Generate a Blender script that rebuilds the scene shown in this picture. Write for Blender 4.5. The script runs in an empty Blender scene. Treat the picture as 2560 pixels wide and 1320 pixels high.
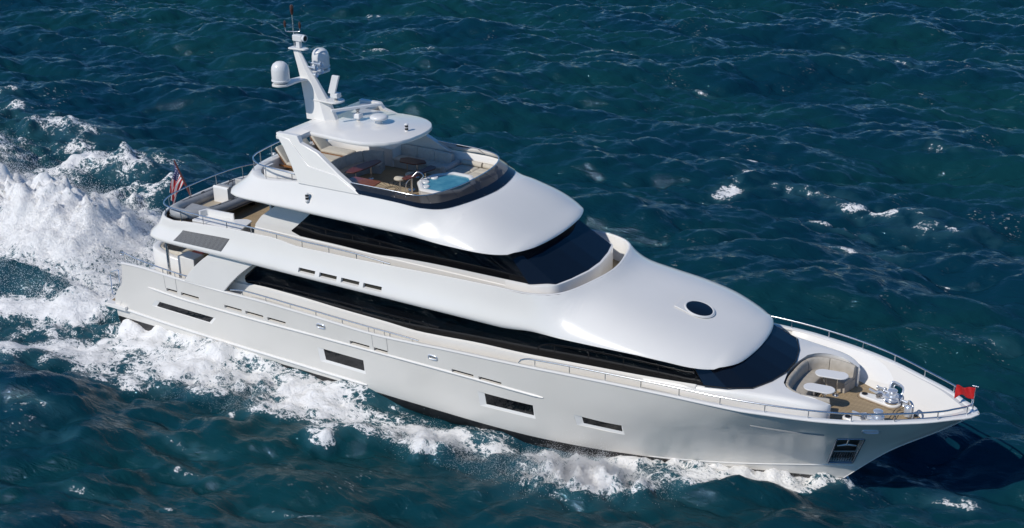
import bpy, math, random
import numpy as np
from mathutils import Vector, Matrix, Quaternion

# ------------------------------------------------------------------ camera, sky, sun, exposure
scene = bpy.context.scene
COL = scene.collection
cam_d = bpy.data.cameras.new("camera"); cam = bpy.data.objects.new("camera", cam_d); COL.objects.link(cam)
scene.camera = cam
cam_d.sensor_width = 36.0
cam_d.lens = 46.896
cam_d.clip_start = 0.5; cam_d.clip_end = 20000
def cam_axes(yaw, pit, rol):
    d = np.array([math.cos(yaw)*math.cos(pit), math.sin(yaw)*math.cos(pit), -math.sin(pit)])
    r = np.cross(d, [0, 0, 1]); r /= np.linalg.norm(r); u = np.cross(r, d)
    c, s = math.cos(rol), math.sin(rol)
    return c*r+s*u, -s*r+c*u, d
_r, _u, _d = cam_axes(math.radians(121.24310521), math.radians(22.82139023), math.radians(-0.63812663))
cam.matrix_world = Matrix(((_r[0], _u[0], -_d[0], 41.756), (_r[1], _u[1], -_d[1], -45.6), (_r[2], _u[2], -_d[2], 28.462), (0, 0, 0, 1)))

SUN_DIR = Vector((-0.42, -0.97, 1.0)).normalized()          # towards the sun
sun_d = bpy.data.lights.new("sun", 'SUN'); sun = bpy.data.objects.new("sun", sun_d); COL.objects.link(sun)
sun_d.energy = 3.3; sun_d.angle = math.radians(0.5); sun_d.color = (1.0, 0.945, 0.86)
sun.rotation_euler = SUN_DIR.to_track_quat('Z', 'Y').to_euler()
world = bpy.data.worlds.new("World"); scene.world = world; world.use_nodes = True
wn = world.node_tree.nodes; wl = world.node_tree.links
sky = wn.new("ShaderNodeTexSky"); sky.sky_type = 'NISHITA'; sky.sun_disc = False
sky.sun_elevation = math.asin(SUN_DIR.z)
sky.sun_rotation = math.atan2(SUN_DIR.x, SUN_DIR.y)
hs_ = wn.new("ShaderNodeHueSaturation"); hs_.inputs["Saturation"].default_value = 1.28
wl.new(sky.outputs[0], hs_.inputs["Color"]); wl.new(hs_.outputs[0], wn["Background"].inputs[0]); wn["Background"].inputs[1].default_value = 0.095
sky.altitude = 1500; sky.air_density = 1.0; sky.dust_density = 0.2; sky.ozone_density = 4.0
vs = scene.view_settings; vs.view_transform = 'Standard'; vs.look = 'None'; vs.exposure = 0.0; vs.gamma = 1.0

scene.cycles.transparent_max_bounces = 16

# ------------------------------------------------------------------ helpers
rnd = random.Random(7)
def pchip(xs, ys):
    xs = np.array(xs, float); ys = np.array(ys, float); h = np.diff(xs); d = np.diff(ys)/h
    m = np.zeros_like(xs)
    for i in range(1, len(xs)-1):
        if d[i-1]*d[i] > 0:
            w1 = 2*h[i]+h[i-1]; w2 = h[i]+2*h[i-1]
            m[i] = (w1+w2)/(w1/d[i-1]+w2/d[i])
    m[0], m[-1] = d[0], d[-1]
    def f(x):
        x = min(max(x, xs[0]), xs[-1]); i = min(int(np.searchsorted(xs, x, 'right'))-1, len(xs)-2); i = max(i, 0)
        t = (x-xs[i])/h[i]
        return float((1+2*t)*(1-t)**2*ys[i]+t*(1-t)**2*h[i]*m[i]+t*t*(3-2*t)*ys[i+1]+t*t*(t-1)*h[i]*m[i+1])
    return f
def resample(pts, n, closed=False):
    """smooth (Catmull-Rom) resampling of a polyline to n points spaced by arc length"""
    P = [Vector(p) for p in pts]
    if closed: P = [P[-1]]+P+[P[0], P[1]]
    else: P = [P[0]*2-P[1]]+P+[P[-1]*2-P[-2]]
    out = []
    for i in range(1, len(P)-2):
        p0, p1, p2, p3 = P[i-1:i+3]
        for k in range(12):
            t = k/12
            out.append(0.5*((2*p1)+(p2-p0)*t+(2*p0-5*p1+4*p2-p3)*t*t+(3*p1-p0-3*p2+p3)*t**3))
    out.append(P[-2].copy())
    L = [0.0]
    for a, b in zip(out[:-1], out[1:]): L.append(L[-1]+(b-a).length)
    res = []
    j = 0
    for k in range(n):
        s = L[-1]*k/(n if closed else n-1)
        while j < len(L)-2 and L[j+1] < s: j += 1
        t = (s-L[j])/max(L[j+1]-L[j], 1e-9)
        res.append(out[j].lerp(out[j+1], min(t, 1)))
    return res
def fillet(pts, r, n=5, closed=False):
    """round the corners of a polyline"""
    P = [Vector(p) for p in pts]; out = []
    N = len(P)
    for i in range(N):
        if not closed and i in (0, N-1): out.append(P[i]); continue
        a, b, c = P[i-1], P[i], P[(i+1) % N]
        rr = min(r, (a-b).length*0.49, (c-b).length*0.49)
        p = b+(a-b).normalized()*rr; q = b+(c-b).normalized()*rr
        for k in range(n+1):
            t = k/n; out.append(p*(1-t)**2+b*2*t*(1-t)+q*t*t)
    return out

class MB:
    def __init__(s): s.v = []; s.f = []
    def add(s, verts, faces):
        o = len(s.v); s.v += [tuple(p) for p in verts]; s.f += [tuple(i+o for i in f) for f in faces]
        return s
    def grid(s, rows, closed_u=False, flip=False, skip=None):
        n = len(rows[0]); V = [p for r in rows for p in r]; F = []
        for i in range(len(rows)-1):
            for j in range(n if closed_u else n-1):
                if skip and skip(i, j): continue
                k = (j+1) % n
                q = (i*n+j, i*n+k, (i+1)*n+k, (i+1)*n+j)
                F.append(q[::-1] if flip else q)
        return s.add(V, F)
    def box(s, x0, x1, y0, y1, z0, z1):
        V = [(x, y, z) for z in (z0, z1) for y in (y0, y1) for x in (x0, x1)]
        return s.add(V, [(0, 2, 3, 1), (4, 5, 7, 6), (0, 1, 5, 4), (2, 6, 7, 3), (0, 4, 6, 2), (1, 3, 7, 5)])
    def prism(s, outline, z0, z1, axis='z', taper=1.0):
        n = len(outline)
        mp = {'z': lambda a, b, c: (a, b, c), 'y': lambda a, b, c: (a, c, b), 'x': lambda a, b, c: (c, a, b)}[axis]
        cx = sum(p[0] for p in outline)/n; cy = sum(p[1] for p in outline)/n
        V = [mp(p[0], p[1], z0) for p in outline]+[mp(cx+(p[0]-cx)*taper, cy+(p[1]-cy)*taper, z1) for p in outline]
        F = [tuple(range(n))[::-1], tuple(range(n, 2*n))]+[(i, (i+1) % n, n+(i+1) % n, n+i) for i in range(n)]
        return s.add(V, F)
    def tube(s, path, r, n=8, closed=False, caps=True):
        P = [Vector(p) for p in path]; N = len(P)
        R = r if isinstance(r, (list, tuple)) else [r]*N
        T = []
        for i in range(N):
            a = P[i-1] if (i > 0 or closed) else P[i]; b = P[(i+1) % N] if (i < N-1 or closed) else P[i]
            T.append((b-a).normalized())
        ref = Vector((0, 0, 1)) if abs(T[0].z) < 0.9 else Vector((1, 0, 0))
        u = (ref-T[0]*ref.dot(T[0])).normalized(); rows = []
        for i in range(N):
            u = (u-T[i]*u.dot(T[i])).normalized(); w = T[i].cross(u)
            rows.append([P[i]+(u*math.cos(2*math.pi*k/n)+w*math.sin(2*math.pi*k/n))*R[i] for k in range(n)])
        if closed: rows.append(rows[0])
        s.grid(rows, closed_u=True)
        if caps and not closed:
            o = len(s.v)-N*n
            s.f.append(tuple(range(o, o+n))[::-1]); s.f.append(tuple(range(o+(N-1)*n, o+N*n)))
        return s
    def lathe(s, prof, c=(0, 0, 0), n=20, M=None):
        rows = []
        for r, z in prof:
            row = []
            for k in range(n):
                p = Vector((r*math.cos(2*math.pi*k/n), r*math.sin(2*math.pi*k/n), z))
                if M is not None: p = M @ p
                row.append(p+Vector(c))
            rows.append(row)
        return s.grid(rows, closed_u=True)
    def cushion(s, pts_bottom, h, round_=0.06):
        """soft slab on an outline: bulged sides, domed top"""
        n = len(pts_bottom); c = sum((Vector(p) for p in pts_bottom), Vector())/n
        rows = []
        for sc, dz in ((0.97, 0.0), (1.0, 0.25*h), (1.0, h-round_), (1-0.25*round_/0.3, h-0.25*round_), (0.80, h), (0.4, h+0.015), (0.02, h+0.02)):
            rows.append([c+(Vector(p)-c)*sc+Vector((0, 0, dz)) for p in pts_bottom])
        return s.grid(rows, closed_u=True)
    def mirrored(s):
        m = MB(); m.v = s.v+[(x, -y, z) for x, y, z in s.v]; n = len(s.v)
        m.f = s.f+[tuple(i+n for i in f)[::-1] for f in s.f]; return m
    def xf(s, M):
        s.v = [tuple(M @ Vector(p)) for p in s.v]; return s
    def mesh(s, name, mat, angle=35, merge=1e-5):
        me = bpy.data.meshes.new(name); me.from_pydata([tuple(map(float, p)) for p in s.v], [], s.f); me.validate()
        import bmesh
        bm = bmesh.new(); bm.from_mesh(me)
        if merge: bmesh.ops.remove_doubles(bm, verts=bm.verts, dist=merge)
        bmesh.ops.dissolve_degenerate(bm, dist=1e-6, edges=bm.edges)
        bmesh.ops.recalc_face_normals(bm, faces=bm.faces)
        bm.to_mesh(me); bm.free()
        me.polygons.foreach_set('use_smooth', [True]*len(me.polygons))
        me.set_sharp_from_angle(angle=math.radians(angle))
        if mat: me.materials.append(mat)
        return me
    def build(s, name, mat, parent=None, angle=35, bevel=0, merge=1e-5, label=None):
        me = s.mesh(name, mat, angle, merge)
        o = bpy.data.objects.new(name, me); COL.objects.link(o)
        if parent: o.parent = parent
        if label: o['label'] = label
        if bevel:
            md = o.modifiers.new('bevel', 'BEVEL'); md.width = bevel; md.segments = 2; md.limit_method = 'ANGLE'; md.angle_limit = math.radians(40)
            md.harden_normals = True
        return o
def thing(name, label, cat, group=None, loc=(0, 0, 0), rot=0):
    o = bpy.data.objects.new(name, None); COL.objects.link(o); o.empty_display_size = 0.2
    o.location = loc; o.rotation_euler = (0, 0, rot); o['label'] = label; o['category'] = cat
    if group: o['group'] = group
    return o
def tag(o, label, cat, group=None):
    o['label'] = label; o['category'] = cat
    if group: o['group'] = group
    return o
def copy_tree(o, label=None):
    c = o.copy(); COL.objects.link(c)
    if label: c['label'] = label
    for ch in list(o.children):
        d = ch.copy(); COL.objects.link(d); d.parent = c; d.matrix_parent_inverse = ch.matrix_parent_inverse.copy()
        for g in list(ch.children):
            e = g.copy(); COL.objects.link(e); e.parent = d
    return c

# ------------------------------------------------------------------ materials
def mat(name, color, rough=0.4, metal=0.0, coat=0.0, spec=0.5, **kw):
    m = bpy.data.materials.new(name); m.use_nodes = True; b = m.node_tree.nodes["Principled BSDF"]
    b.inputs["Base Color"].default_value = (*color, 1); b.inputs["Roughness"].default_value = rough
    b.inputs["Metallic"].default_value = metal; b.inputs["Coat Weight"].default_value = coat
    b.inputs["Coat Roughness"].default_value = 0.05; b.inputs["Specular IOR Level"].default_value = spec
    return m
def N(m, t, **kw):
    n = m.node_tree.nodes.new(t)
    for k, v in kw.items():
        if hasattr(n, k): setattr(n, k, v)
        else: n.inputs[k].default_value = v
    return n
def L(m, a, b): m.node_tree.links.new(a, b)
def bsdf(m): return m.node_tree.nodes["Principled BSDF"]
def noisy(m, c1, c2, scale, detail=4, bump=0.0, bscale=None, coord='Object', rough=None):
    tc = N(m, "ShaderNodeTexCoord"); n = N(m, "ShaderNodeTexNoise"); n.inputs["Scale"].default_value = scale; n.inputs["Detail"].default_value = detail
    L(m, tc.outputs[coord], n.inputs["Vector"])
    r = N(m, "ShaderNodeValToRGB"); r.color_ramp.elements[0].color = (*c1, 1); r.color_ramp.elements[1].color = (*c2, 1)
    r.color_ramp.elements[0].position = 0.35; r.color_ramp.elements[1].position = 0.65
    L(m, n.outputs["Fac"], r.inputs[0]); L(m, r.outputs[0], bsdf(m).inputs["Base Color"])
    if bump:
        n2 = N(m, "ShaderNodeTexNoise"); n2.inputs["Scale"].default_value = bscale or scale; n2.inputs["Detail"].default_value = 3
        L(m, tc.outputs[coord], n2.inputs["Vector"])
        b = N(m, "ShaderNodeBump"); b.inputs["Strength"].default_value = bump; b.inputs["Distance"].default_value = 0.02
        L(m, n2.outputs["Fac"], b.inputs["Height"]); L(m, b.outputs[0], bsdf(m).inputs["Normal"])
    return m
GEL = mat("white_gelcoat", (0.80, 0.785, 0.755), 0.24, coat=0.28)
noisy(GEL, (0.79, 0.775, 0.745), (0.82, 0.805, 0.775), 0.35, 3, bump=0.015, bscale=0.6)
HULLP = mat("greyed_hull_white", (0.73, 0.715, 0.685), 0.22, coat=0.3)  # same white as the gelcoat, greyed to offset light bounced off foam
noisy(HULLP, (0.735, 0.71, 0.665), (0.765, 0.74, 0.695), 0.30, 3, bump=0.02, bscale=0.5)
CAPW = mat("white_paint", (0.80, 0.79, 0.77), 0.30, coat=0.2)
BOTTOM = noisy(mat("black_bottom_paint", (0.012, 0.012, 0.014), 0.45), (0.010, 0.010, 0.012), (0.02, 0.02, 0.022), 3)
GLASS = mat("dark_window_glass", (0.004, 0.0045, 0.006), 0.04, spec=0.5)
SCREEN_GLASS = mat("windshield_glass", (0.006, 0.010, 0.018), 0.06, spec=0.5)
RUBBERB = mat("black_rubber", (0.012, 0.012, 0.012), 0.5)
STEEL = mat("polished_steel", (0.74, 0.75, 0.77), 0.26, metal=1.0)
CHROME = mat("chrome", (0.72, 0.77, 0.84), 0.28, metal=0.65)
GREYB = mat("grey_bracket", (0.35, 0.35, 0.35), 0.35)
DOMEW = mat("radome_white", (0.74, 0.745, 0.75), 0.3, coat=0.15)
MAHOG = noisy(mat("mahogany", (0.1, 0.02, 0.012), 0.38, coat=0.0), (0.085, 0.016, 0.010), (0.13, 0.028, 0.016), 9)
OAKB = noisy(mat("orange_mahogany", (0.2, 0.05, 0.015), 0.2, coat=0.6), (0.17, 0.036, 0.012), (0.23, 0.055, 0.018), 9)
TEAKF = noisy(mat("teak_furniture", (0.30, 0.14, 0.05), 0.45), (0.24, 0.10, 0.035), (0.34, 0.16, 0.06), 14)
BEIGE = noisy(mat("beige_cushion", (0.56, 0.51, 0.42), 0.8), (0.54, 0.495, 0.41), (0.60, 0.55, 0.46), 6, bump=0.25, bscale=25)
TAUPE = noisy(mat("taupe_cushion", (0.36, 0.34, 0.31), 0.8), (0.54, 0.51, 0.46), (0.61, 0.58, 0.525), 6, bump=0.25, bscale=25)
BOWT = noisy(mat("warm_taupe_cushion", (0.42, 0.39, 0.34), 0.8), (0.40, 0.365, 0.31), (0.46, 0.42, 0.365), 6, bump=0.25, bscale=25)
GREYC = noisy(mat("grey_cushion", (0.22, 0.22, 0.22), 0.75), (0.46, 0.45, 0.43), (0.53, 0.52, 0.50), 6, bump=0.2, bscale=25)
HYPALON = noisy(mat("grey_hypalon", (0.34, 0.35, 0.36), 0.45), (0.32, 0.33, 0.34), (0.37, 0.38, 0.39), 5)
HYPDARK = mat("dark_hypalon", (0.07, 0.072, 0.075), 0.5)
TENDERIN = mat("tender_floor", (0.42, 0.36, 0.27), 0.7)
BLACKP = mat("black_plastic", (0.015, 0.015, 0.016), 0.35)
BROWNP = mat("brown_plastic", (0.06, 0.025, 0.02), 0.35)
RECESS_SHADE = mat("recess_shade", (0.02, 0.018, 0.012), 0.8)  # painted shade for the freeing ports and moulding slots
COAMING_SHADE = mat("coaming_shade", (0.06, 0.06, 0.062), 0.5)  # painted shade tone for the white stern coaming
def teak(name, sp, base=(0.36, 0.27, 0.165), line=(0.03, 0.02, 0.012), axis='Y', lw=0.12):
    m = mat(name, base, 0.65)
    tc = N(m, "ShaderNodeTexCoord"); sx = N(m, "ShaderNodeSeparateXYZ"); L(m, tc.outputs['Object'], sx.inputs[0])
    d = N(m, "ShaderNodeMath", operation='DIVIDE'); d.inputs[1].default_value = sp; L(m, sx.outputs[axis], d.inputs[0])
    f = N(m, "ShaderNodeMath", operation='FRACT'); L(m, d.outputs[0], f.inputs[0])
    g = N(m, "ShaderNodeMath", operation='LESS_THAN'); g.inputs[1].default_value = lw; L(m, f.outputs[0], g.inputs[0])
    fl = N(m, "ShaderNodeMath", operation='FLOOR'); L(m, d.outputs[0], fl.inputs[0])
    wn_ = N(m, "ShaderNodeTexWhiteNoise", noise_dimensions='1D'); L(m, fl.outputs[0], wn_.inputs["W"])
    mp = N(m, "ShaderNodeMapping"); mp.inputs["Scale"].default_value = (2, 30, 1) if axis == 'Y' else (30, 2, 1); L(m, tc.outputs['Object'], mp.inputs[0])
    n = N(m, "ShaderNodeTexNoise"); n.inputs["Scale"].default_value = 1.5; n.inputs["Detail"].default_value = 5; L(m, mp.outputs[0], n.inputs["Vector"])
    ad = N(m, "ShaderNodeMath", operation='ADD'); L(m, wn_.outputs["Value"], ad.inputs[0]); L(m, n.outputs["Fac"], ad.inputs[1])
    r = N(m, "ShaderNodeValToRGB"); c = base
    r.color_ramp.elements[0].color = (c[0]*.85, c[1]*.85, c[2]*.83, 1); r.color_ramp.elements[1].color = (c[0]*1.15, c[1]*1.14, c[2]*1.12, 1)
    h = N(m, "ShaderNodeMath", operation='MULTIPLY'); h.inputs[1].default_value = 0.5; L(m, ad.outputs[0], h.inputs[0]); L(m, h.outputs[0], r.inputs[0])
    mx = N(m, "ShaderNodeMix", data_type='RGBA'); L(m, g.outputs[0], mx.inputs[0]); L(m, r.outputs[0], mx.inputs[6]); mx.inputs[7].default_value = (*line, 1)
    L(m, mx.outputs[2], bsdf(m).inputs["Base Color"])
    return m
TEAK = teak("teak_deck", 0.098, base=(0.43, 0.325, 0.20), lw=0.20)
TEAKX = teak("teak_platform", 0.14, axis='Y', lw=0.14)
# tinted see-through screen
TINT = bpy.data.materials.new("tinted_screen"); TINT.use_nodes = True
nt = TINT.node_tree; nt.nodes.clear()
o_ = nt.nodes.new("ShaderNodeOutputMaterial"); mx_ = nt.nodes.new("ShaderNodeMixShader"); tr_ = nt.nodes.new("ShaderNodeBsdfTransparent"); gl_ = nt.nodes.new("ShaderNodeBsdfGlossy")
fr_ = nt.nodes.new("ShaderNodeFresnel"); fr_.inputs[0].default_value = 1.5; tr_.inputs[0].default_value = (0.34, 0.36, 0.39, 1); gl_.inputs["Roughness"].default_value = 0.03
df_ = nt.nodes.new("ShaderNodeBsdfDiffuse"); df_.inputs[0].default_value = (0.030, 0.034, 0.042, 1); m2_ = nt.nodes.new("ShaderNodeMixShader"); m2_.inputs[0].default_value = 0.33
nt.links.new(df_.outputs[0], m2_.inputs[1]); nt.links.new(tr_.outputs[0], m2_.inputs[2])
nt.links.new(fr_.outputs[0], mx_.inputs[0]); nt.links.new(m2_.outputs[0], mx_.inputs[1]); nt.links.new(gl_.outputs[0], mx_.inputs[2]); nt.links.new(mx_.outputs[0], o_.inputs[0])
def sm_(a, b, x):
    t = min(max((x-a)/(b-a), 0), 1); return t*t*(3-2*t)
# ------------------------------------------------------------------ hull shape functions (x forward from the stern, z up from the boot line, half breadth b)
XE = pchip([0, 1.69, 3.25, 4.17], [29.35, 30.97, 32.94, 34.0])
XS = pchip([0, .75, 1.02, 1.32, 1.67, 2.0, 2.5, 3.15], [-7.25, -7.25, -7.19, -7.05, -6.8, -6.5, -6.38, -6.28])
B0 = pchip([-7.25, -1, 9.4, 14, 16.4, 19, 21.66, 25.5, 28, 29.35], [3.40, 3.44, 3.48, 3.50, 3.42, 3.10, 2.50, 1.37, .5, 0.012])
B1 = pchip([-6.3, -3, 0, 4, 8, 12, 16, 20, 22, 24, 26.17, 27.18, 28.73, 30.18, 31.56, 32.88, 33.38, 33.78, 33.94, 34.0],
           [3.62, 3.68, 3.75, 3.83, 3.90, 3.95, 3.99, 4.02, 4.02, 4.0, 3.9, 3.72, 3.36, 2.84, 2.1, 1.26, .80, .42, .22, .012])
ZSH = pchip([-6.3, -5, -2.2, 0.3, 2.9, 5.95, 9.1, 11.4, 12.8, 16.7, 19.2, 22.4, 24, 26.17, 28, 30, 31.5, 32.9, 34.0],
            [3.16, 3.22, 3.16, 3.16, 3.22, 3.20, 3.14, 3.24, 3.34, 3.56, 3.73, 3.92, 3.99, 4.04, 4.07, 4.08, 4.10, 4.16, 4.20])
PEX = pchip([0, .5, .7, .82, .90, 1.0], [.75, .75, .85, 1.1, 1.35, 1.45])
def hull_p(xi, t, inset=0.0):
    zs = ZSH(-6.28+40.28*xi)
    xs = XS(3.15*t); xe = XE(4.17*t)
    b0 = B0(-7.25+36.6*xi); b1 = B1(-6.28+40.28*xi)
    b = b0+(b1-b0)*(max(t, 0)**PEX(xi))
    if inset:
        b = max(b-inset*(1-.45*sm_(.75, .85, xi)), 0.006); xe = xe-0.45*inset/0.14; xs = xs+0.01
    return xs+xi*(xe-xs), b, t*zs
def hull_inv(x, z):
    xi = .5; t = .5
    for _ in range(60):
        t = z/ZSH(-6.28+40.28*xi); xs = XS(3.15*t); xe = XE(4.17*t); xi = min(max((x-xs)/(xe-xs), 0), 1)
    return xi, t
def hull_b(x, z):
    xi, t = hull_inv(x, z); return hull_p(xi, t)[1]
def hull_pt(x, z, off=0.0, side=-1):
    e = 0.05
    b = hull_b(x, z); bx = (hull_b(x+e, z)-hull_b(x-e, z))/(2*e); bz = (hull_b(x, z+e)-hull_b(x, z-e))/(2*e)
    n = Vector((-bx, 1, -bz)).normalized()
    p = Vector((x, b, z))+n*off
    return Vector((p.x, p.y*side, p.z))
# ------------------------------------------------------------------ the yacht
Y = thing("motor_yacht", "large white three deck motor yacht underway, bow towards the lower right", "yacht")

# --- hull shell (a real wall with thickness, openings cut through)
def hull_shell():
    xis = sorted(set([i/70 for i in range(0, 57)]+[.8+.2*(i/34) for i in range(35)]))
    ts = [i/26 for i in range(27)]
    out = [[hull_p(x, t) for x in xis] for t in ts]
    inn = [[hull_p(x, t, 0.14) for x in xis] for t in ts]
    m = MB(); rows = out+inn[::-1]+[out[0]]
    rows = [[(p[0], -p[1], p[2]) for p in r] for r in rows]
    m.grid(rows)
    nt_, nx = len(ts), len(xis)
    # close the two ends
    for j in (0, nx-1):
        V = [rows[i][j] for i in range(2*nt_)]
        F = [(i, i+1, 2*nt_-2-i, 2*nt_-1-i) for i in range(nt_-1)]
        m.add(V, F if j else [f[::-1] for f in F])
    return m
def hull_cut(corners, depth_out=0.3, depth_in=0.35, side=-1):
    a = [hull_pt(x, z, depth_out, side) for x, z in corners]; b = [hull_pt(x, z, -depth_in, side) for x, z in corners]
    n = len(a)
    return MB().add(a+b, [tuple(range(n)), tuple(range(n, 2*n))[::-1]]+[(i, n+i, n+(i+1) % n, (i+1) % n) for i in range(n)])
def oval(cx, cz, rx, rz, n=20, p=3.2, sk=0.0):
    r = []
    for k in range(n):
        a = 2*math.pi*k/n; c, s = math.cos(a), math.sin(a)
        u = math.copysign(abs(c)**(2/p), c); v = math.copysign(abs(s)**(2/p), s)
        r.append((cx+rx*u+sk*rz*v, cz+rz*v))
    return r
SCUP = [(-3.34, -2.62), (-2.37, -1.18), (.46, 1.55), (1.78, 2.88), (3.13, 4.23), (7.95, 9.04), (9.28, 10.03), (13.38, 14.48), (14.74, 15.86)]
HWIN = {'slit': [(-4.28, 1.22), (-.77, 1.19), (-.43, 1.53), (-4.02, 1.53)], 'a': [(6.33, 1.0), (8.52, 1.0), (8.54, 1.57), (6.28, 1.57)],
        'b': [(14.97, 1.1), (17.27, 1.17), (17.27, 1.70), (14.93, 1.65)], 'c': [(19.54, 1.38), (21.18, 1.34), (21.20, 1.72), (19.50, 1.75)]}
HOUT = {k: ([(w[0][0]-.30, w[0][1]-.02), (w[1][0]+.18, w[1][1]-.02), (w[2][0]+.20, w[2][1]+.03), (w[3][0]-.25, w[3][1]+.03)] if k == 'slit' else
            [(w[0][0]-.30, w[0][1]-.13), (w[1][0]+.09, w[1][1]-.13), (w[2][0]+.06, w[2][1]+.03), (w[3][0]-.33, w[3][1]+.03)]) for k, w in HWIN.items()}
HAWSE = [(6.37, 2.80, .22, .095), (12.46, 2.79, .22, .095), (30.7, 3.40, .27, .12)]
ANCH = [(28.83, .86), (29.72, .94), (30.38, 2.76), (29.45, 2.68)]
def cut_mesh(obj, cutters):
    tmp = []
    for c in cutters:
        o = c.build("cutter", None); tmp.append(o)
        md = obj.modifiers.new("cut", 'BOOLEAN'); md.object = o; md.operation = 'DIFFERENCE'; md.solver = 'EXACT'
    dg = bpy.context.evaluated_depsgraph_get(); dg.update()
    me = bpy.data.meshes.new_from_object(obj.evaluated_get(dg))
    obj.modifiers.clear(); old = obj.data; obj.data = me
    for o in tmp:
        m_ = o.data; bpy.data.objects.remove(o); bpy.data.meshes.remove(m_)
    bpy.data.meshes.remove(old)
for side in (-1, 1):
    m = hull_shell()
    if side == 1: m.v = [(x, -y, z) for x, y, z in m.v]
    h = m.build("hull", HULLP, Y, angle=40)
    cuts = MB()
    for a, b in SCUP:
        c = hull_cut(fillet([(a, 2.31, 0), (b, 2.31, 0), (b, 2.455, 0), (a, 2.455, 0)], .03, 2, True) if False else [(a, 2.295), (b, 2.295), (b, 2.465), (a, 2.465)], .3, .35, side); cuts.add(c.v, c.f)
    for k in HWIN: c = hull_cut(HOUT[k], .3, .5, side); cuts.add(c.v, c.f)
    for x, z, rx, rz in HAWSE: c = hull_cut(oval(x, z, rx, rz), .3, .5, side); cuts.add(c.v, c.f)
    c = hull_cut(ANCH, .3, .5, side); cuts.add(c.v, c.f)
    cut_mesh(h, [cuts])
    h.data.polygons.foreach_set('use_smooth', [True]*len(h.data.polygons)); h.data.set_sharp_from_angle(angle=math.radians(40))
# black bottom below the boot line
bt = MB()
for side in (-1, 1):
    bt.grid([[(p[0]-(0.0 if k == 0 else .9*(i/50)**8*k), side*p[1]*s, z) for i in range(51) for p in [hull_p(i/50, 0.0)]] for k, (z, s) in enumerate(((0.0, 1.0), (-.45, .97), (-1.2, .75), (-1.6, .05)))])
bt.add([(-7.25, -3.4, 0), (-7.25, 3.4, 0), (-7.25, 3.3, -.45), (-7.25, -3.3, -.45), (-7.25, 2.5, -1.2), (-7.25, -2.5, -1.2)], [(0, 1, 2, 3), (3, 2, 4, 5)])
bt.build("bottom_paint", BOTTOM, Y, angle=40)
# hull windows: dark panes set back in the openings
for side in (-1, 1):
    for k, w in HWIN.items():
        cx = sum(p[0] for p in w)/4; cz = sum(p[1] for p in w)/4
        fr = MB(); wi = [(cx+(x-cx)*1.03, cz+(z-cz)*1.08) for x, z in w]
        a = [hull_pt(x, z, -.05, side) for x, z in wi]; b = [hull_pt(x, z, -.08, side) for x, z in wi]
        g = MB().add(a+b, [(0, 1, 2, 3), (7, 6, 5, 4), (0, 4, 5, 1), (1, 5, 6, 2), (2, 6, 7, 3), (3, 7, 4, 0)]); go = g.build("hull_window", GLASS, Y)
        ot = [hull_pt(x, z, .0, side) for x, z in HOUT[k]]; it = [hull_pt(x, z, -.048, side) for x, z in w]
        f_ = MB().add(ot+it, [(i, (i+1) % 4, 4+(i+1) % 4, 4+i) for i in range(4)]); f_.build("frame", CAPW, go, angle=10)
# added dark panels behind the freeing ports, standing in for the shade inside
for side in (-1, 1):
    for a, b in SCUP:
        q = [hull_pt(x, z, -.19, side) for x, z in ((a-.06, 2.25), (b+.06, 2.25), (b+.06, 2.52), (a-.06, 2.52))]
        MB().add(q, [(0, 1, 2, 3)]).build("freeing_port_shade", RECESS_SHADE, Y)
# bulwark gates: fine seams with a flush door panel
for side in (-1, 1):
    for x0, x1 in ((-3.38, -2.60), (9.25, 10.06)):
        zt0, zt1 = ZSH(x0), ZSH(x1)
        seams = []
        for pth in ([(x0, 2.47), (x0, zt0-.01)], [(x1, 2.47), (x1, zt1-.01)]):
            g = MB().tube([hull_pt(pth[0][0], pth[0][1]+(pth[1][1]-pth[0][1])*k/6, 0.0, side) for k in range(7)], .011, 5); seams.append(g)
        d = MB(); d.grid([[hull_pt(x0+.02+(x1-x0-.04)*i/5, 2.47+(ZSH(x0+(x1-x0)*i/5)-2.49)*k/5, .004, side) for i in range(6)] for k in range(6)])
        o = d.build("bulwark_gate", HULLP, Y); [g.build("gate_seam", GREYB, o) for g in seams]
# rub rails
def along(x0, x1, zf, off, n, side, r, nm, m=GEL, taper=True):
    P = [hull_pt(x0+(x1-x0)*i/n, zf(x0+(x1-x0)*i/n), off, side) for i in range(n+1)]
    R = [r]*(n+1)
    if taper: R[0] = R[-1] = r*.45
    return MB().tube(P, R, 8).build(nm, m, Y, angle=60)
zu = pchip([-4.63, -1.96, 1.5, 6.2, 10.7, 14.8, 17.83], [2.21, 2.10, 2.11, 2.20, 2.26, 2.28, 2.27])
zl = pchip([-7.25, -6.14, -3.4, 1.1, 5.9, 8.57], [.56, .51, .41, .35, .31, .28])
zk = pchip([21.5, 23.5, 25.4, 27.0, 28.7, 29.85], [.02, .12, .28, .48, .68, .78])
for side in (-1, 1):
    along(-4.63, 17.83, zu, .01, 60, side, .055, "rub_rail"); along(-7.2, 8.57, zl, .015, 44, side, .07, "rub_rail")
    along(22.0, 29.85, zk, -.005, 34, side, .03, "spray_rail", taper=True)
    # long shallow groove near the bow
    g = [hull_pt(26.52+(29.08-26.52)*i/14, 3.19-(.20)*i/14-.02, -.004, side) for i in range(15)]
    MB().tube(g, .038, 6).build("styling_groove", GREYB, Y)
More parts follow.
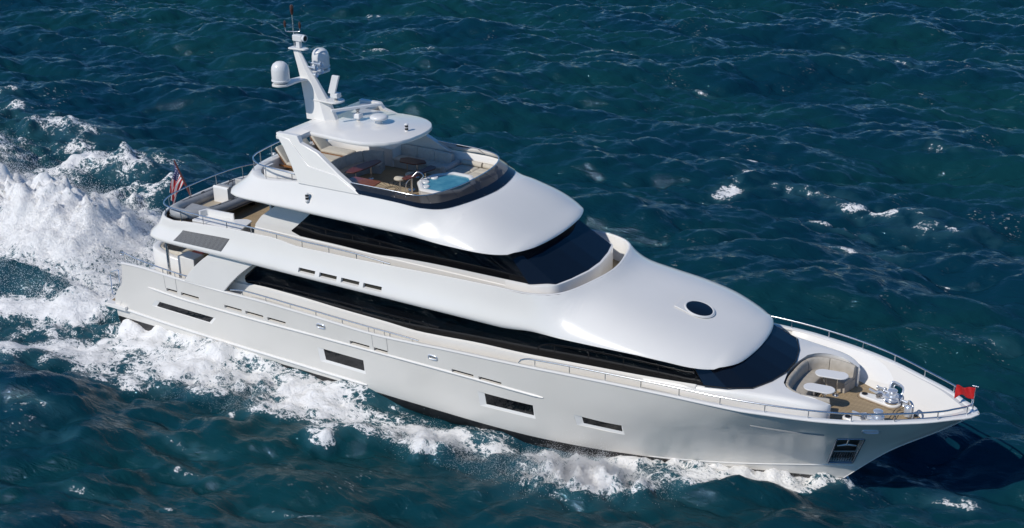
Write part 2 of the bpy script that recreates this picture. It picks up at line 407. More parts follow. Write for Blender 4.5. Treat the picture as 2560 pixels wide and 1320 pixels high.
# cap rail along the bulwark (wider and rounded at the bow)
def cap(side):
    m = MB(); n = 110; rows = []
    for i in range(n+1):
        xi = i/n
        xi = 1-(1-xi)**1.15
        x = -6.28+40.28*xi; b = B1(x); z = ZSH(x); w = .17 if x < 22 else .17+.08*min((x-22)/5, 1)
        o = .035
        bi = max(b-w, 0.0); e = .0 if x < 33 else .05*(x-33)
        xo = x+ (0.05 if x > 33.5 else 0)
        rows.append([(x, bi*side*1.0, z-.04), (x, bi*side, z+.012), (x, (bi+.03 if bi > 0 else 0)*side, z+.03), (xo, (b+o-.03)*side, z+.03), (xo+e, (b+o)*side, z+.008), (xo+e, (b+o)*side, z-.03), (xo, (b+.002)*side, z-.055)])
    m.grid(rows); return m
for side in (-1, 1): cap(side).build("cap_rail", CAPW, Y, angle=50)
MB().lathe([(0, 0.035), (.10, .035), (.16, .02), (.17, -.03), (.10, -.07), (0, -.07)], (33.86, 0, 4.2), 20).build("bow_tip", CAPW, Y)
# stem bar
MB().tube([(XE(z)+.01, 0, z) for z in [4.1*k/30 for k in range(31)]], .022, 6).build("stem_bar", CAPW, Y)

# --- main deck and foredeck (teak)
def inner_b(x, z): return max(hull_b(x, z)-.16, 0.02)
m = MB(); xs = [-6.2+.4*i for i in range(80)]
m.grid([[(x, s*inner_b(x, 2.25), 2.25) for s in (-1, -.5, 0, .5, 1)] for x in xs]); m.build("main_deck", TEAK, Y)
m = MB(); xs = [19+.4*i for i in range(17)]+[25.6+.2*i for i in range(35)]+[32.5, 32.6, 32.68]
m.grid([[(x, s*max(hull_b(x, 3.2)-.12, .02), 3.2) for s in (-1, -.5, 0, .5, 1)] for x in xs])
m.build("foredeck", TEAK, Y)
ZST = pchip([29.35, 30.97, 32.94, 34.0], [0, 1.69, 3.25, 4.0])
# inner bulwark lining at the bow (white, sweeping from cap to deck)
for side in (-1, 1):
    m = MB(); rows = []
    for i in range(60):
        x = 25.6+8.1*i/59; b1_ = max(B1(x)-.24, .004); zt = ZSH(x)-.02
        bd = max(hull_b(min(x, 32.9), 3.19)-.16, .0)
        if x > 32.6: bd = max(0, bd*(33.3-x)/.7)
        row = []
        for k in range(9):
            t = k/8; b = bd+(b1_-bd)*t**1.5; zb = max(3.19, ZST(x)+.2); z = zb+(zt-zb)*t
            row.append((min(x, 33.7)-(0.15*(1-t) if x > 32.6 else 0), side*min(b, b1_+.05), z))
        rows.append(row+[(x_, side*(abs(y_)+.03), z_-.005) for x_, y_, z_ in row[::-1]]+[row[0]])
    m.grid(rows)
    for r in (rows[0], rows[-1]): m.add(r[:18], [(q_, q_+1, 16-q_, 17-q_) for q_ in range(8)])
    lin = m.build("bulwark_lining", GEL, Y, angle=60); x, z, rx, rz = HAWSE[2]
    cut_mesh(lin, [hull_cut(oval(x, z, rx, rz), .3, .7, side)])
    lin.data.polygons.foreach_set('use_smooth', [True]*len(lin.data.polygons)); lin.data.set_sharp_from_angle(angle=math.radians(50))

# --- stern: swim platform, transom, wings
m = MB(); pts = fillet([(-6.4, -3.66, 0), (-7.8, -3.66, 0), (-8.0, -2.6, 0), (-8.05, 0, 0), (-8.0, 2.6, 0), (-7.8, 3.66, 0), (-6.4, 3.66, 0)], .15, 3)
m.prism([(p.x, p.y) for p in pts], .50, .715); m.build("swim_platform", GEL, Y, bevel=.03)
m = MB(); m.prism([(-6.5, -3.3), (-7.68, -3.3), (-7.85, -2.5), (-7.9, 0), (-7.85, 2.5), (-7.68, 3.3), (-6.5, 3.3)], .716, .735); m.build("platform_teak", TEAKX, Y)
MB().tube([(-7.3, -3.52, .57), (-7.78, -3.68, .60), (-8.02, -2.6, .60), (-8.07, 0, .60), (-8.02, 2.6, .60), (-7.78, 3.68, .60), (-7.3, 3.52, .57)], .06, 8).build("rub_rail", GEL, Y, angle=60)
m = MB(); m.grid([[(x, s*3.5, z) for s in (-1, -.3, .3, 1)] for x, z in ((-6.9, .72), (-6.55, 1.2), (-6.35, 2.2), (-6.2, 2.26), (-5.9, 2.26))]); m.build("transom", GEL, Y)
# cockpit coaming with settee (white shell, beige cushions inside)
def ring(pts, z0, z1, th, mt, nm, parent, inset_h=.05, closed=False, bevel=.04):
    """upright wall of thickness th along a plan path, with rounded top"""
    m = MB(); P = [Vector((p[0], p[1], 0)) for p in pts]; rows = []
    for i, p in enumerate(P):
        a = P[i-1] if (i or closed) else P[i]; b = P[(i+1) % len(P)] if (i < len(P)-1 or closed) else P[i]
        t = (b-a).normalized(); n = Vector((-t.y, t.x, 0))
        zz = z1 if not callable(z1) else z1(i/(len(P)-1))
        h = th/2
        rows.append([p+n*h+Vector((0, 0, z0)), p+n*h+Vector((0, 0, zz-.06)), p+n*h*.8+Vector((0, 0, zz-.018)), p+n*h*.4+Vector((0, 0, zz)), p-n*h*.4+Vector((0, 0, zz)), p-n*h*.8+Vector((0, 0, zz-.018)), p-n*h+Vector((0, 0, zz-.06)), p-n*h+Vector((0, 0, z0))])
    if closed: rows.append(rows[0])
    m.grid(rows)
    if not closed:
        for r in (rows[0], rows[-1]): m.add(r, [tuple(range(8))])
    return m.build(nm, mt, parent, angle=50)
cs = resample([(-3.35, -2.35, 0), (-4.4, -2.45, 0), (-5.2, -2.2, 0), (-5.6, -1.4, 0), (-5.68, 0, 0), (-5.6, 1.4, 0), (-5.2, 2.2, 0), (-4.4, 2.45, 0), (-3.35, 2.35, 0)], 60)
zc = lambda u: 3.80-.26*max(0, 1-min(u, 1-u)/.18)
cw = ring([(p.x, p.y) for p in cs], 2.26, zc, .38, GEL, "cockpit_coaming", Y)
m = MB(); rows = []
for k, p in enumerate(cs):
    n = Vector((-4.0, 0, 0)); d = (n-Vector((p.x, p.y, 0))).normalized()
    q = [p+d*a+Vector((0, 0, z)) for a, z in ((.2, 2.9), (.2, 3.66), (.26, 3.74), (.36, 3.72), (.42, 3.6), (.46, 3.0))]
    rows.append(q)
m.grid(rows); m.build("seat_back", BEIGE, cw, angle=60)
m = MB(); rows = []
for k, p in enumerate(cs):
    n = Vector((-4.0, 0, 0)); d = (n-Vector((p.x, p.y, 0))).normalized()
    rows.append([p+d*a+Vector((0, 0, z)) for a, z in ((.4, 2.95), (.4, 3.02), (.85, 3.02), (.95, 2.96), (.96, 2.5), (.9, 2.26))])
m.grid(rows); m.build("seat_cushion", BEIGE, cw, angle=60)
m = MB(); m.box(-3.28, -2.2, -2.75, -2.0, 2.26, 3.86); m.build("cockpit_locker", GEL, Y, bevel=.05)
m = MB(); m.box(-3.28, -2.2, 2.0, 2.75, 2.26, 3.86); m.build("cockpit_locker", GEL, Y, bevel=.05)
for s in (-1, 1):
    MB().tube([(-3.4, 3.22*s, 2.2), (-3.4, 3.22*s, 5.04)], .075, 12).build("overhang_column", STEEL, Y)
    # rail hoop standing on the platform
    P = fillet([(-7.25, 3.2*s, 1.05), (-7.68, 3.2*s, .98), (-7.95, 2.95*s, 2.05), (-7.30, 2.95*s, 2.35), (-7.1, 3.15*s, 1.75), (-7.1, 3.2*s, 1.05)], .12, 4)
    g = MB().tube(P, .026, 6); g.tube([(-7.83, 3.05*s, 1.75), (-7.2, 3.05*s, 2.05)], .016, 6); g.tube([(-7.74, 3.12*s, 1.35), (-7.1, 3.1*s, 1.55)], .016, 6)
    g.tube([(-7.45, 3.2*s, .73), (-7.45, 3.2*s, 1.0)], .02, 6); g.build("platform_rail", STEEL, Y)
# fashion plate joining bulwark and overhang
for s in (-1, 1):
    aft = resample([(-1.95, 0, 3.19), (-1.48, 0, 3.78), (-.82, 0, 4.40), (-.06, 0, 4.98), (.05, 0, 5.06)], 14)
    fwd = resample([(2.65, 0, 5.06), (2.4, 0, 4.85), (1.69, 0, 4.30), (1.05, 0, 3.70), (.55, 0, 3.17)], 14)
    ol = [(p.x, p.z) for p in aft+fwd]
    m = MB(); m.prism(ol, s*3.60, s*3.76, axis='y'); m.build("fashion_plate", GEL, Y, bevel=.03)

# --- main deck house: wall, glass band, raked windshield
SILL = pchip([1.3, 2.7, 4.4, 7.3, 9.5, 11.0, 12.3, 14.35, 16.3, 17, 19.95, 22.7, 24.5], [3.56, 3.62, 3.60, 3.50, 3.46, 3.40, 3.46, 3.60, 3.66, 3.70, 3.90, 4.09, 4.25])
HB = pchip([-.3, 20, 24.5], [3.10, 3.10, 3.06])
m = MB(); xs = [-.3+.5*i for i in range(50)]
for s in (-1, 1):
    m.grid([[(x, s*(HB(x)+.10*(z_ <= 3)), z) for z_, z in ((0, 2.2 if x < 19 else 3.21), (1, SILL(max(x, 1.3))-.25), (2, SILL(max(x, 1.3))-.06), (4, SILL(max(x, 1.3))-.02), (5, 5.1 if x < 19.7 else SILL(x)))] for x in xs])
m.add([(-.3, -3.1, 2.2), (-.3, 3.1, 2.2), (-.3, 3.1, 5.1), (-.3, -3.1, 5.1)], [(0, 1, 2, 3)])
m.build("deckhouse_wall", GEL, Y, angle=30)
m = MB(); m.box(-.34, -.31, -2.5, 2.5, 2.35, 4.7); m.build("saloon_door", GLASS, Y)
BASEF = [(24.5, 3.06, 4.25), (25.37, 2.92, 4.32), (26.2, 2.43, 4.32), (26.61, 1.53, 4.32), (26.84, .55, 4.32), (26.84, -.55, 4.32), (26.61, -1.53, 4.32), (26.2, -2.43, 4.32), (25.37, -2.92, 4.32), (24.5, -3.06, 4.25)]
def rake(p, k, inn, zt):
    d = zt-p[2]; return (p[0]-k*d, p[1]*(1-inn*d), zt)
for s in (-1, 1):
    a0 = [(1.42, SILL(1.4)+.12), (1.30, 3.72), (1.40, 3.95), (2.1, 4.55), (2.5, 4.85), (2.75, 5.12)]
    lo = [(x, SILL(x)) for x in [1.55+.5*i for i in range(46)]+[24.5]]
    hi = []
    m = MB(); V = []
    n = len(lo)
    for k, (x, z) in enumerate(lo):
        zt = 5.12
        if x < 2.75: zt = 3.9+(x-1.35)*.87
        sh = .45*max(0, (x-20)/4.5)**2*(zt-z)/.87*1.8
        V.append([(x, s*(HB(x)+.012), z), (x-sh/2, s*(HB(x)+.008), (z+zt)/2), (x-sh, s*(HB(x)-.06*max(0, (x-20)/4.5)), zt)])
    V.insert(0, [(1.40, s*3.112, 3.62), (1.36, s*3.112, 3.76), (1.40, s*3.11, 3.93)])
    m.grid(V); m.build("saloon_window", GLASS, Y)
m = MB(); tops = [rake(p, (.9, 1.5, 2.0, 2.5, 2.75)[min(i, 9-i)], .10, 5.14) for i, p in enumerate(BASEF)]
for i in range(len(BASEF)-1):
    m.add([BASEF[i], BASEF[i+1], tops[i+1], tops[i]], [(0, 1, 2, 3)])
m.build("windshield", SCREEN_GLASS, Y, angle=1)
m = MB(); off = [(p[0]+.03*(p[0] > 25), p[1]*1.012, p[2]) for p in BASEF]
m.tube(off, .025, 6); m.build("windshield_gasket", RUBBERB, Y)
# trunk / foredeck coachroof plateau with the settee well cut in
TR = [(22.0, 3.16, 4.02), (23.5, 3.12, 4.14), (24.5, 3.04, 4.2), (25.4, 2.9, 4.26), (26.4, 2.70, 4.27), (27.5, 2.50, 4.26), (28.1, 2.40, 4.24), (28.5, 2.30, 4.19), (28.8, 2.16, 4.12), (29.0, 1.97, 4.05), (29.08, 1.80, 4.02)]
WELL = [(29.08, 1.72), (28.5, 1.86), (28.0, 1.92), (27.5, 1.80), (27.1, 1.42), (26.92, .75), (26.86, 0)]
tr = resample(TR, 40); well = resample([(x, b, 4.25) for x, b in WELL][::-1], 40)
m = MB()
for s in (-1, 1):
    rows = []
    side = [(p.x, p.y, p.z) for p in tr]
    rr = [[(x, s*min(b+.10, hull_b(x, 3.22)-.2), 3.21), (x, s*(b+.11), z-.45), (x, s*(b+.10), z-.16), (x, s*(b+.04), z-.04), (x, s*(b-.09), z)] for x, b, z in side]
    m.grid(rr)
    # top: from outer edge to the well / centreline
    top_out = [(x, s*(b-.09), z) for x, b, z in side]
    inner = []
    for i in range(40):
        x = side[i][0]
        if x < 26.86: inner.append((x, 0, side[i][2]+.02))
        else:
            # well edge breadth at this x
            bw = 0
            for q, r_ in zip(well[:-1], well[1:]):
                if q.x <= x <= r_.x: bw = q.y+(r_.y-q.y)*(x-q.x)/(r_.x-q.x+1e-9)
            inner.append((x, s*max(bw, 0), side[i][2]))
    m.grid([[Vector(a).lerp(Vector(b), t) for t in (0, .33, .66, 1)] for a, b in zip(top_out, inner)])
    # rounded nose end
    e = rr[-1]; q = (29.08, s*1.70, 4.02)
    m.add([e[0], e[1], e[2], e[3], e[4], q, (29.08, s*1.72, 3.2)], [(0, 1, 2, 3, 4, 5, 6)])
m.build("foredeck_trunk", GEL, Y, angle=50, merge=2e-3)
m = MB()
for s in (-1, 1):
    m.grid([[(p.x, s*p.y, 4.245-.225*sm_(28.3, 29.08, p.x)), (p.x-.015, s*(p.y+.01), 4.22-.225*sm_(28.3, 29.08, p.x)), (p.x, s*p.y, 3.2)] for p in well])
m.build("well_lining", GEL, Y, angle=60)

# --- boat deck moulding: one skin from the overhang lip up to the coaming, over the forward coachroof and down to the brow
def sm(a, b, x):
    t = min(max((x-a)/(b-a), 0), 1); return t*t*(3-2*t)
def bulge(v, a, c): return a*(v/c)*math.exp(1-v/c)
NV = 26
def fan_section(E, T, nrm, a=.13, c=.16, curl=0.0):
    E = Vector(E); T = Vector(T); r = []
    for k in range(NV+1):
        v = k/NV; p = E.lerp(T, v)+nrm*(bulge(v, a, c)*(1-v)**.3 if v < 1 else 0)
        if curl: p -= nrm*curl*math.sin(math.pi*v)**2*v
        r.append(p)
    return r
def front_section(x, bE, zE, bin_, zin, zC, n=4, q=.75, crown=.06, lip=None):
    r = []
    for k in range(NV+1):
        v = k/NV; b = bE-(bE-bin_)*v**1.7; u = min(b/max(bE, 1e-6), 1)
        z = zE+(zC-zE)*(1-u**n)**q-crown*u*u*(zC > zE+.3)
        r.append(Vector((x, b, z)))
    if lip:
        for p in r:
            dd, zl_, hl = min(((math.hypot(p.x-a, p.y-b_), zz, hh) for a, b_, zz, hh in lip))
            p.z += (zl_-hl)*math.exp(-(dd/.50)**1.25)*sm(-.3, .5, p.z-zE+.0)
    return r
def sell(b, bE, zE, zC, n=4, q=.75, crown=.06):
    u = min(b/bE, 1); return zE+(zC-zE)*(1-u**n)**q-crown*u*u
def build_moulding(E, T, front, name, slots=None, curl=0.0, lip=None):
    """E/T: paired stern+side stations (x,b,z); front: list of (x,bE,zE,bin,zin,zC,w)"""
    S = []
    for i in range(len(E)):
        a = Vector(E[max(i-1, 0)]); b = Vector(E[min(i+1, len(E)-1)])
        if i == 0: a = Vector((a.x, -E[1][1], a.z)); b = Vector(E[1])
        t = (b-a); t.z = 0; t.normalize(); nrm = Vector((-t.y, t.x, 0))
        if nrm.dot(Vector((E[i][0]-(E[i][0]+3 if i < 8 else E[i][0]), E[i][1], 0))) < 0: nrm = -nrm
        S.append(fan_section(E[i], T[i], nrm, curl=curl*(1-i/10) if i < 10 else 0))
    for (x, bE, zE, bi, zi, zC, w) in front:
        F = front_section(x, bE, zE, bi, zi, zC, lip=lip)
        if w < 1:
            A = fan_section((x, bE, zE), (x, bi, zi), Vector((0, 1, 0))); F = [p.lerp(q, w) for p, q in zip(A, F)]
        S.append(F)
    return S
E1 = [(-4.75, 0, 5.0), (-4.72, 1, 5.0), (-4.62, 2, 5.0), (-4.48, 2.7, 5.01), (-4.22, 3.3, 5.03), (-3.85, 3.68, 5.04), (-3.3, 3.86, 5.05), (-2.5, 3.93, 5.05), (-1.6, 3.95, 5.06)]
T1 = [(-3.97, 0, 6.2), (-3.94, 1, 6.2), (-3.86, 1.95, 6.2), (-3.74, 2.55, 6.2), (-3.5, 3.1, 6.2), (-3.2, 3.45, 6.19), (-2.85, 3.62, 6.17), (-2.3, 3.69, 6.15), (-1.6, 3.71, 6.24)]
ZT1 = pchip([-1.6, -.3, 1.2, 2.6, 3.7, 4.3, 5.2, 6.9, 8.5, 10, 12.8, 14.4, 15.83], [6.24, 6.34, 6.44, 6.47, 6.50, 6.46, 6.36, 6.40, 6.43, 6.49, 6.61, 6.67, 6.72])
BT1 = pchip([-1.6, 4, 12, 15.0, 15.83], [3.71, 3.72, 3.75, 3.79, 3.81])
SLOTX = [(5.45, 6.38), (6.62, 7.58), (7.82, 8.80), (9.02, 10.0)]
xs1 = sorted(set([round(-1.2+.4*i, 3) for i in range(42)]+[a for s_ in SLOTX for a in s_]))
xs1 = [x for x in xs1 if x <= 15.4 and not any(0 < abs(x-a) < .12 and x != a for s_ in SLOTX for a in s_)]
E1 += [(x, 3.95+.02*sm(0, 8, x), 5.06) for x in xs1]; T1 += [(x, BT1(x), ZT1(x)) for x in xs1]
ZE1 = pchip([15.4, 15.8, 16.5, 17.5, 19.7, 21.75, 22.96, 24.1, 24.67, 25.16, 25.46, 25.54], [5.06, 5.06, 5.10, 5.19, 5.29, 5.33, 5.25, 5.07, 5.0, 4.96, 4.86, 4.84])
BE1 = pchip([15.4, 18, 20, 21.5, 22.3, 22.96, 23.5, 24.1, 24.67, 25.0, 25.2, 25.38, 25.48, 25.53, 25.545], [3.97, 3.97, 3.95, 3.90, 3.82, 3.70, 3.55, 3.32, 2.98, 2.66, 2.36, 1.85, 1.25, .6, 0.01])
OPEN1 = [(15.4, 3.80, 6.71), (15.83, 3.81, 6.72), (16.92, 3.76, 6.71), (17.7, 3.52, 6.71), (18.13, 3.21, 6.72), (18.44, 2.78, 6.74), (18.7, 2.05, 6.76), (18.96, 1.02, 6.80), (19.05, .45, 6.81), (19.07, 0, 6.81)]
op1 = resample(OPEN1, 46)
ZC1 = pchip([15, 17, 19.0, 20.0, 20.6, 21.5, 22.9, 24.0, 24.6, 25.0, 25.25, 25.42, 25.5, 25.545], [6.80, 6.70, 6.52, 6.40, 6.30, 6.14, 5.85, 5.57, 5.39, 5.23, 5.10, 4.99, 4.91, 4.845])
FR1 = [(p.x, BE1(p.x), ZE1(p.x), max(p.y, 0), p.z, ZC1(p.x), sm(16.0, 18.8, p.x)) for p in op1[1:]]
FR1 += [(x, BE1(x), ZE1(x), 0, 0, ZC1(x), 1.0) for x in [19.12, 19.2, 19.3, 19.45, 19.6, 19.8, 20.0, 20.3, 20.6]+[21+.3*i for i in range(12)]+[24.45, 24.6, 24.8, 24.95, 25.1, 25.2, 25.3, 25.38, 25.44, 25.48, 25.51, 25.53, 25.54, 25.545]]
LIP1 = [(p.x, max(p.y, 0), p.z, sell(max(p.y, 0), BE1(p.x), ZE1(p.x), ZC1(p.x))) for p in resample(OPEN1, 120) if p.x > 16.2]
S1 = build_moulding(E1, T1, FR1, "boat", curl=.22, lip=LIP1)
def surf_at(S, x, v, off=0.0, side=-1):
    """point on a moulding skin: fan/section index by x, level v"""
    best = None
    for i in range(4, len(S)-1):
        k = min(int(v*NV), NV-1); f = v*NV-k
        a = S[i][k].lerp(S[i][k+1], f); b = S[i+1][k].lerp(S[i+1][k+1], f)
        if a.x <= x <= b.x:
            t = (x-a.x)/max(b.x-a.x, 1e-9); p = a.lerp(b, t)
            k2 = min(k+1, NV-1); up = (S[i][k2+1]-S[i][k]); fw = b-a
            n = fw.cross(up).normalized()
            if n.y < 0: n = -n
            p = p+n*off; return Vector((p.x, p.y*side, p.z)), Vector((n.x, n.y*side, n.z))
    return None, None
def moulding_mesh(S, nm, slots, kv0, kv1, depth=.16):
    m = MB()
    for s in (-1, 1):
        rows = [[(p.x, s*p.y, p.z) for p in r] for r in S]
        rng = []
        for a, b in slots:
            ia = min(range(len(S)), key=lambda i: abs(S[i][kv0].x-a)); ib = min(range(len(S)), key=lambda i: abs(S[i][kv0].x-b)); rng.append((ia, ib))
        m.grid(rows, skip=lambda i, j: any(a <= i < b for a, b in rng) and kv0 <= j < kv1)
        for a, b in rng:
            o = [rows[i][j] for i, j in [(k, kv0) for k in range(a, b+1)]+[(b, j) for j in range(kv0+1, kv1+1)]+[(k, kv1) for k in range(b-1, a-1, -1)]+[(a, j) for j in range(kv1-1, kv0, -1)]]
            inn = [(x, y-s*depth, z+.02) for x, y, z in o]; n = len(o)
            m.add(o+inn, [(i, (i+1) % n, n+(i+1) % n, n+i) for i in range(n)]+[tuple(range(n, 2*n))])
            MB().add([(x, y+s*.012, z) for x, y, z in inn], [tuple(range(n))]).build('slot_shade_panel', RECESS_SHADE, Y)  # dark panel paints the recess shade onto the slot back
    return m
moulding_mesh(S1, "boat_deck_moulding", SLOTX, 5, 9).build("boat_deck_moulding", GEL, Y, angle=50, merge=2e-3)
# the slots' dark shade panels are built with the skin above
# soffit under the overhang, deck on top
m = MB()
for s in (-1, 1):
    m.grid([[(r[0].x, s*r[0].y*f, r[0].z+.004+.03*(1-f)) for f in (1, .8, .4, 0)] for r in S1])
m.build("overhang_soffit", GEL, Y, merge=2e-3)
tc = [Vector(p) for p in T1]+[Vector((p.x, max(p.y, 0), p.z)) for p in op1[1:]]
def coaming(tc, zdeck, th, nm, mt=GEL, lip=.02):
    m = MB()
    for s in (-1, 1):
        rows = []
        for i, p in enumerate(tc):
            a = tc[max(i-1, 0)]; b = tc[min(i+1, len(tc)-1)]
            t = b-a; t.z = 0; t.normalize()
            if i == 0: t = Vector((0, 1, 0))
            if i == len(tc)-1: t = Vector((0, -1, 0))
            n = Vector((t.y, -t.x, 0))                 # inward
            thk = th(p.x) if callable(th) else th
            q = p+n*thk
            q.y = max(q.y, 0)
            rows.append([(p.x, s*p.y, p.z), (p.x+n.x*.04, s*max(p.y+n.y*.04, 0), p.z+lip), (q.x-n.x*.04, s*max(q.y-n.y*.04, 0), p.z+lip), (q.x, s*q.y, q.z-.02), (q.x, s*q.y, zdeck)])
        m.grid(rows)
    return m.build(nm, mt, Y, angle=50, merge=2e-3)
coaming(tc, 5.58, .13, "boat_deck_coaming")
m = MB(); q = [p for p in tc]
for s in (-1, 1): m.grid([[(p.x, s*max(p.y-.10, 0)*f, 5.60) for f in (1, .5, 0)] for p in q])
m.build("boat_deck", TEAK, Y, merge=2e-3)
# engine-room air grille in the overhang, slats over a dark back
for s in (-1, 1):
    back = MB(); rows = []
    for k in range(11):
        v = .22+.46*k/10; x0 = -2.1+.50*(k/10); x1 = .90+.42*k/10-.0*(k/10)
        rows.append([surf_at(S1, x0+(x1-x0)*i/20, v, .006, s)[0] for i in range(21)])
    back.grid(rows); bo = back.build("air_grille", BLACKP, Y)
    sl = MB()
    for k in range(13):
        v = .23+.44*k/12; x0 = -2.09+.50*(k/12); x1 = .88+.42*k/12
        pth = [surf_at(S1, x0+(x1-x0)*i/20, v, .012, s)[0] for i in range(21)]
        sl.tube(pth, .0135, 5)
    sl.build("grille_slats", GREYB, bo)
# round hatch on the coachroof
def roof_z(x): return ZC1(x)
hx, hz = 22.89, roof_z(22.89)
sl_ = (roof_z(23.3)-roof_z(22.5))/.8
Mh = Matrix.Translation((hx, 0, hz+.01)) @ Matrix.Rotation(-math.atan(sl_), 4, 'Y')
m = MB(); ol = [(-.86, -.60), (-.86, .60)]+[(.66*math.cos(a), .66*math.sin(a)) for a in [math.radians(92-184*k/30) for k in range(31)]]
m.prism(ol, 0, .035); m.xf(Mh); hb_ = m.build("deck_hatch", GEL, Y, bevel=.02)
MB().lathe([(.62, .0), (.62, .045), (.60, .06), (.56, .06), (.545, .045)], n=40).xf(Mh).build("hatch_rim", GEL, hb_)
MB().lathe([(.555, .05), (.45, .06), (0.001, .066)], n=40).xf(Mh).build("hatch_glass", SCREEN_GLASS, hb_)

# --- upper deck house
SIL2 = pchip([1.9, 4.3, 4.73, 6.55, 8.75, 10.15, 12.25, 14.25, 16.2, 16.6], [6.50, 6.56, 6.46, 6.47, 6.44, 6.54, 6.63, 6.66, 6.69, 6.70])
H2 = 2.82
aft2 = pchip([5.6, 6.04, 6.57, 7.0, 7.35, 8.05], [1.95, 1.96, 2.08, 2.45, 2.92, 3.9])
for s in (-1, 1):
    m = MB()
    m.grid([[(aft2(z)+(16.6-.95*max(0, z-6.7)-aft2(z))*i/40, s*(H2+(.03 if z < 6.40 else 0)-(.13*max(0, z-6.7)*(i/40)**6)), z) for i in range(41)] for z in (5.6, 6.04, 6.38, 6.41, 6.57, 7.0, 7.35, 7.7, 8.10)])
    m.build("upper_house_wall", GEL, Y, angle=30)
m = MB(); m.box(2.9, 3.0, -2.7, 2.7, 5.6, 8.1); m.build("upper_house_bulkhead", GEL, Y)
m = MB(); m.box(2.86, 2.895, -1.6, 1.6, 5.7, 7.6); m.build("sky_lounge_door", GLASS, Y)
for s in (-1, 1):
    V = [[(4.22, s*(H2+.012), 6.60), (4.21, s*(H2+.012), 6.64), (4.24, s*(H2+.012), 6.68)]]
    for x in [4.40, 4.7]+[5.2+.4*i for i in range(29)]+[16.6]:
        zl_ = SIL2(x); zt = min(8.1, 6.68+(x-4.24)*.80)
        fr = .95*max(0, (x-4.4)/12.2)*(zt-zl_)
        k_ = .16*(x/16.6)**6
        V.append([(x, s*(H2+.012), zl_), (x-fr/2, s*(H2+.010-k_/2), (zl_+zt)/2), (x-fr, s*(H2+.008-k_), zt)])
    MB().grid(V).build("sky_lounge_window", GLASS, Y)
BF2 = [(16.6, 2.83, 6.70), (17.65, 2.46, 6.77), (17.91, 1.61, 6.76), (18.11, .50, 6.76), (18.11, -.50, 6.76), (17.91, -1.61, 6.76), (17.65, -2.46, 6.77), (16.6, -2.83, 6.70)]
tp2 = [rake(p, (.95, 1.75, 1.95, 2.05)[min(i, 7-i)], .04, 8.06) for i, p in enumerate(BF2)]
m = MB()
for i in range(len(BF2)-1): m.add([BF2[i], BF2[i+1], tp2[i+1], tp2[i]], [(0, 1, 2, 3)])
m.build("pilothouse_windshield", SCREEN_GLASS, Y, angle=1)
bs = resample([(15.5, 2.87, 0), (16.6, 2.87, 0), (17.3, 2.74, 0), (17.72, 2.48, 0), (17.99, 1.63, 0), (18.2, .52, 0), (18.22, 0, 0)], 40)
m = MB()
for s in (-1, 1): m.grid([[(p.x, s*p.y, 5.6), (p.x, s*p.y, 6.62+.1*sm(16.6, 17.6, p.x)), (p.x-.01*0, s*p.y*.995, 6.655+.1*sm(16.6, 17.6, p.x)), (p.x-.3*sm(16.4, 17.4, p.x), s*p.y*.90, 6.68+.1*sm(16.6, 17.6, p.x))] for p in bs])
m.build("pilothouse_base", GEL, Y, angle=45, merge=2e-3)

# --- flybridge moulding
E2 = [(.62, 0, 8.07), (.66, 1, 8.07), (.76, 2, 8.08), (.90, 2.6, 8.09), (1.12, 3.15, 8.11), (1.45, 3.55, 8.13), (1.95, 3.78, 8.15), (2.6, 3.86, 8.16), (3.4, 3.89, 8.17)]
T2 = [(1.45, 0, 9.1), (1.5, 1, 9.1), (1.62, 1.75, 9.1), (1.8, 2.3, 9.1), (2.08, 2.78, 9.1), (2.42, 3.1, 9.08), (2.85, 3.3, 9.06), (3.3, 3.4, 9.08), (3.8, 3.44, 9.13)]
ZT2 = pchip([3.8, 4.8, 5.6, 7, 8.9, 10.8], [9.13, 9.26, 9.37, 9.38, 9.38, 9.38])
BT2 = pchip([3.8, 4.8, 5.6, 8.9, 10.8], [3.44, 3.48, 3.5, 3.52, 3.54])
xs2 = [4.2+.4*i for i in range(17)]
E2 += [(x, 3.9, 8.17) for x in xs2]; T2 += [(x, BT2(x), ZT2(x)) for x in xs2]
ZE2 = pchip([10.6, 13, 14.33, 14.87, 15.35, 15.79, 16.11, 16.38, 16.5], [8.17, 8.15, 8.12, 8.08, 8.03, 8.0, 7.98, 7.94, 7.90])
BE2 = pchip([10.6, 13, 13.8, 14.33, 14.87, 15.35, 15.79, 16.11, 16.25, 16.38, 16.45, 16.49, 16.505], [3.9, 3.9, 3.88, 3.85, 3.73, 3.51, 3.19, 2.76, 2.4, 1.9, 1.3, .65, .01])
OPEN2 = [(10.6, 3.54, 9.38), (10.9, 3.54, 9.37), (11.44, 3.50, 9.32), (11.91, 3.32, 9.26), (12.32, 3.04, 9.21), (12.68, 2.66, 9.21), (13.03, 1.82, 9.23), (13.28, .78, 9.25), (13.33, .3, 9.25), (13.34, 0, 9.25)]
op2 = resample(OPEN2, 36)
ZC2 = pchip([10, 13.34, 13.8, 14.4, 15, 15.6, 16.0, 16.25, 16.4, 16.47, 16.505], [9.26, 9.25, 9.14, 8.94, 8.70, 8.43, 8.24, 8.12, 8.03, 7.97, 7.905])
FR2 = [(p.x, BE2(p.x), ZE2(p.x), max(p.y, 0), p.z, ZC2(p.x), sm(10.8, 13.2, p.x)) for p in op2[1:]]
FR2 += [(x, BE2(x), ZE2(x), 0, 0, ZC2(x), 1.0) for x in [13.5, 13.8, 14.1, 14.4, 14.7, 15, 15.2, 15.4, 15.6, 15.8, 16, 16.1, 16.2, 16.28, 16.35, 16.4, 16.44, 16.47, 16.49, 16.5, 16.505]]
LIP2 = [(p.x, max(p.y, 0), p.z, sell(max(p.y, 0), BE2(p.x), ZE2(p.x), ZC2(p.x))) for p in resample(OPEN2, 100) if p.x > 10.8]
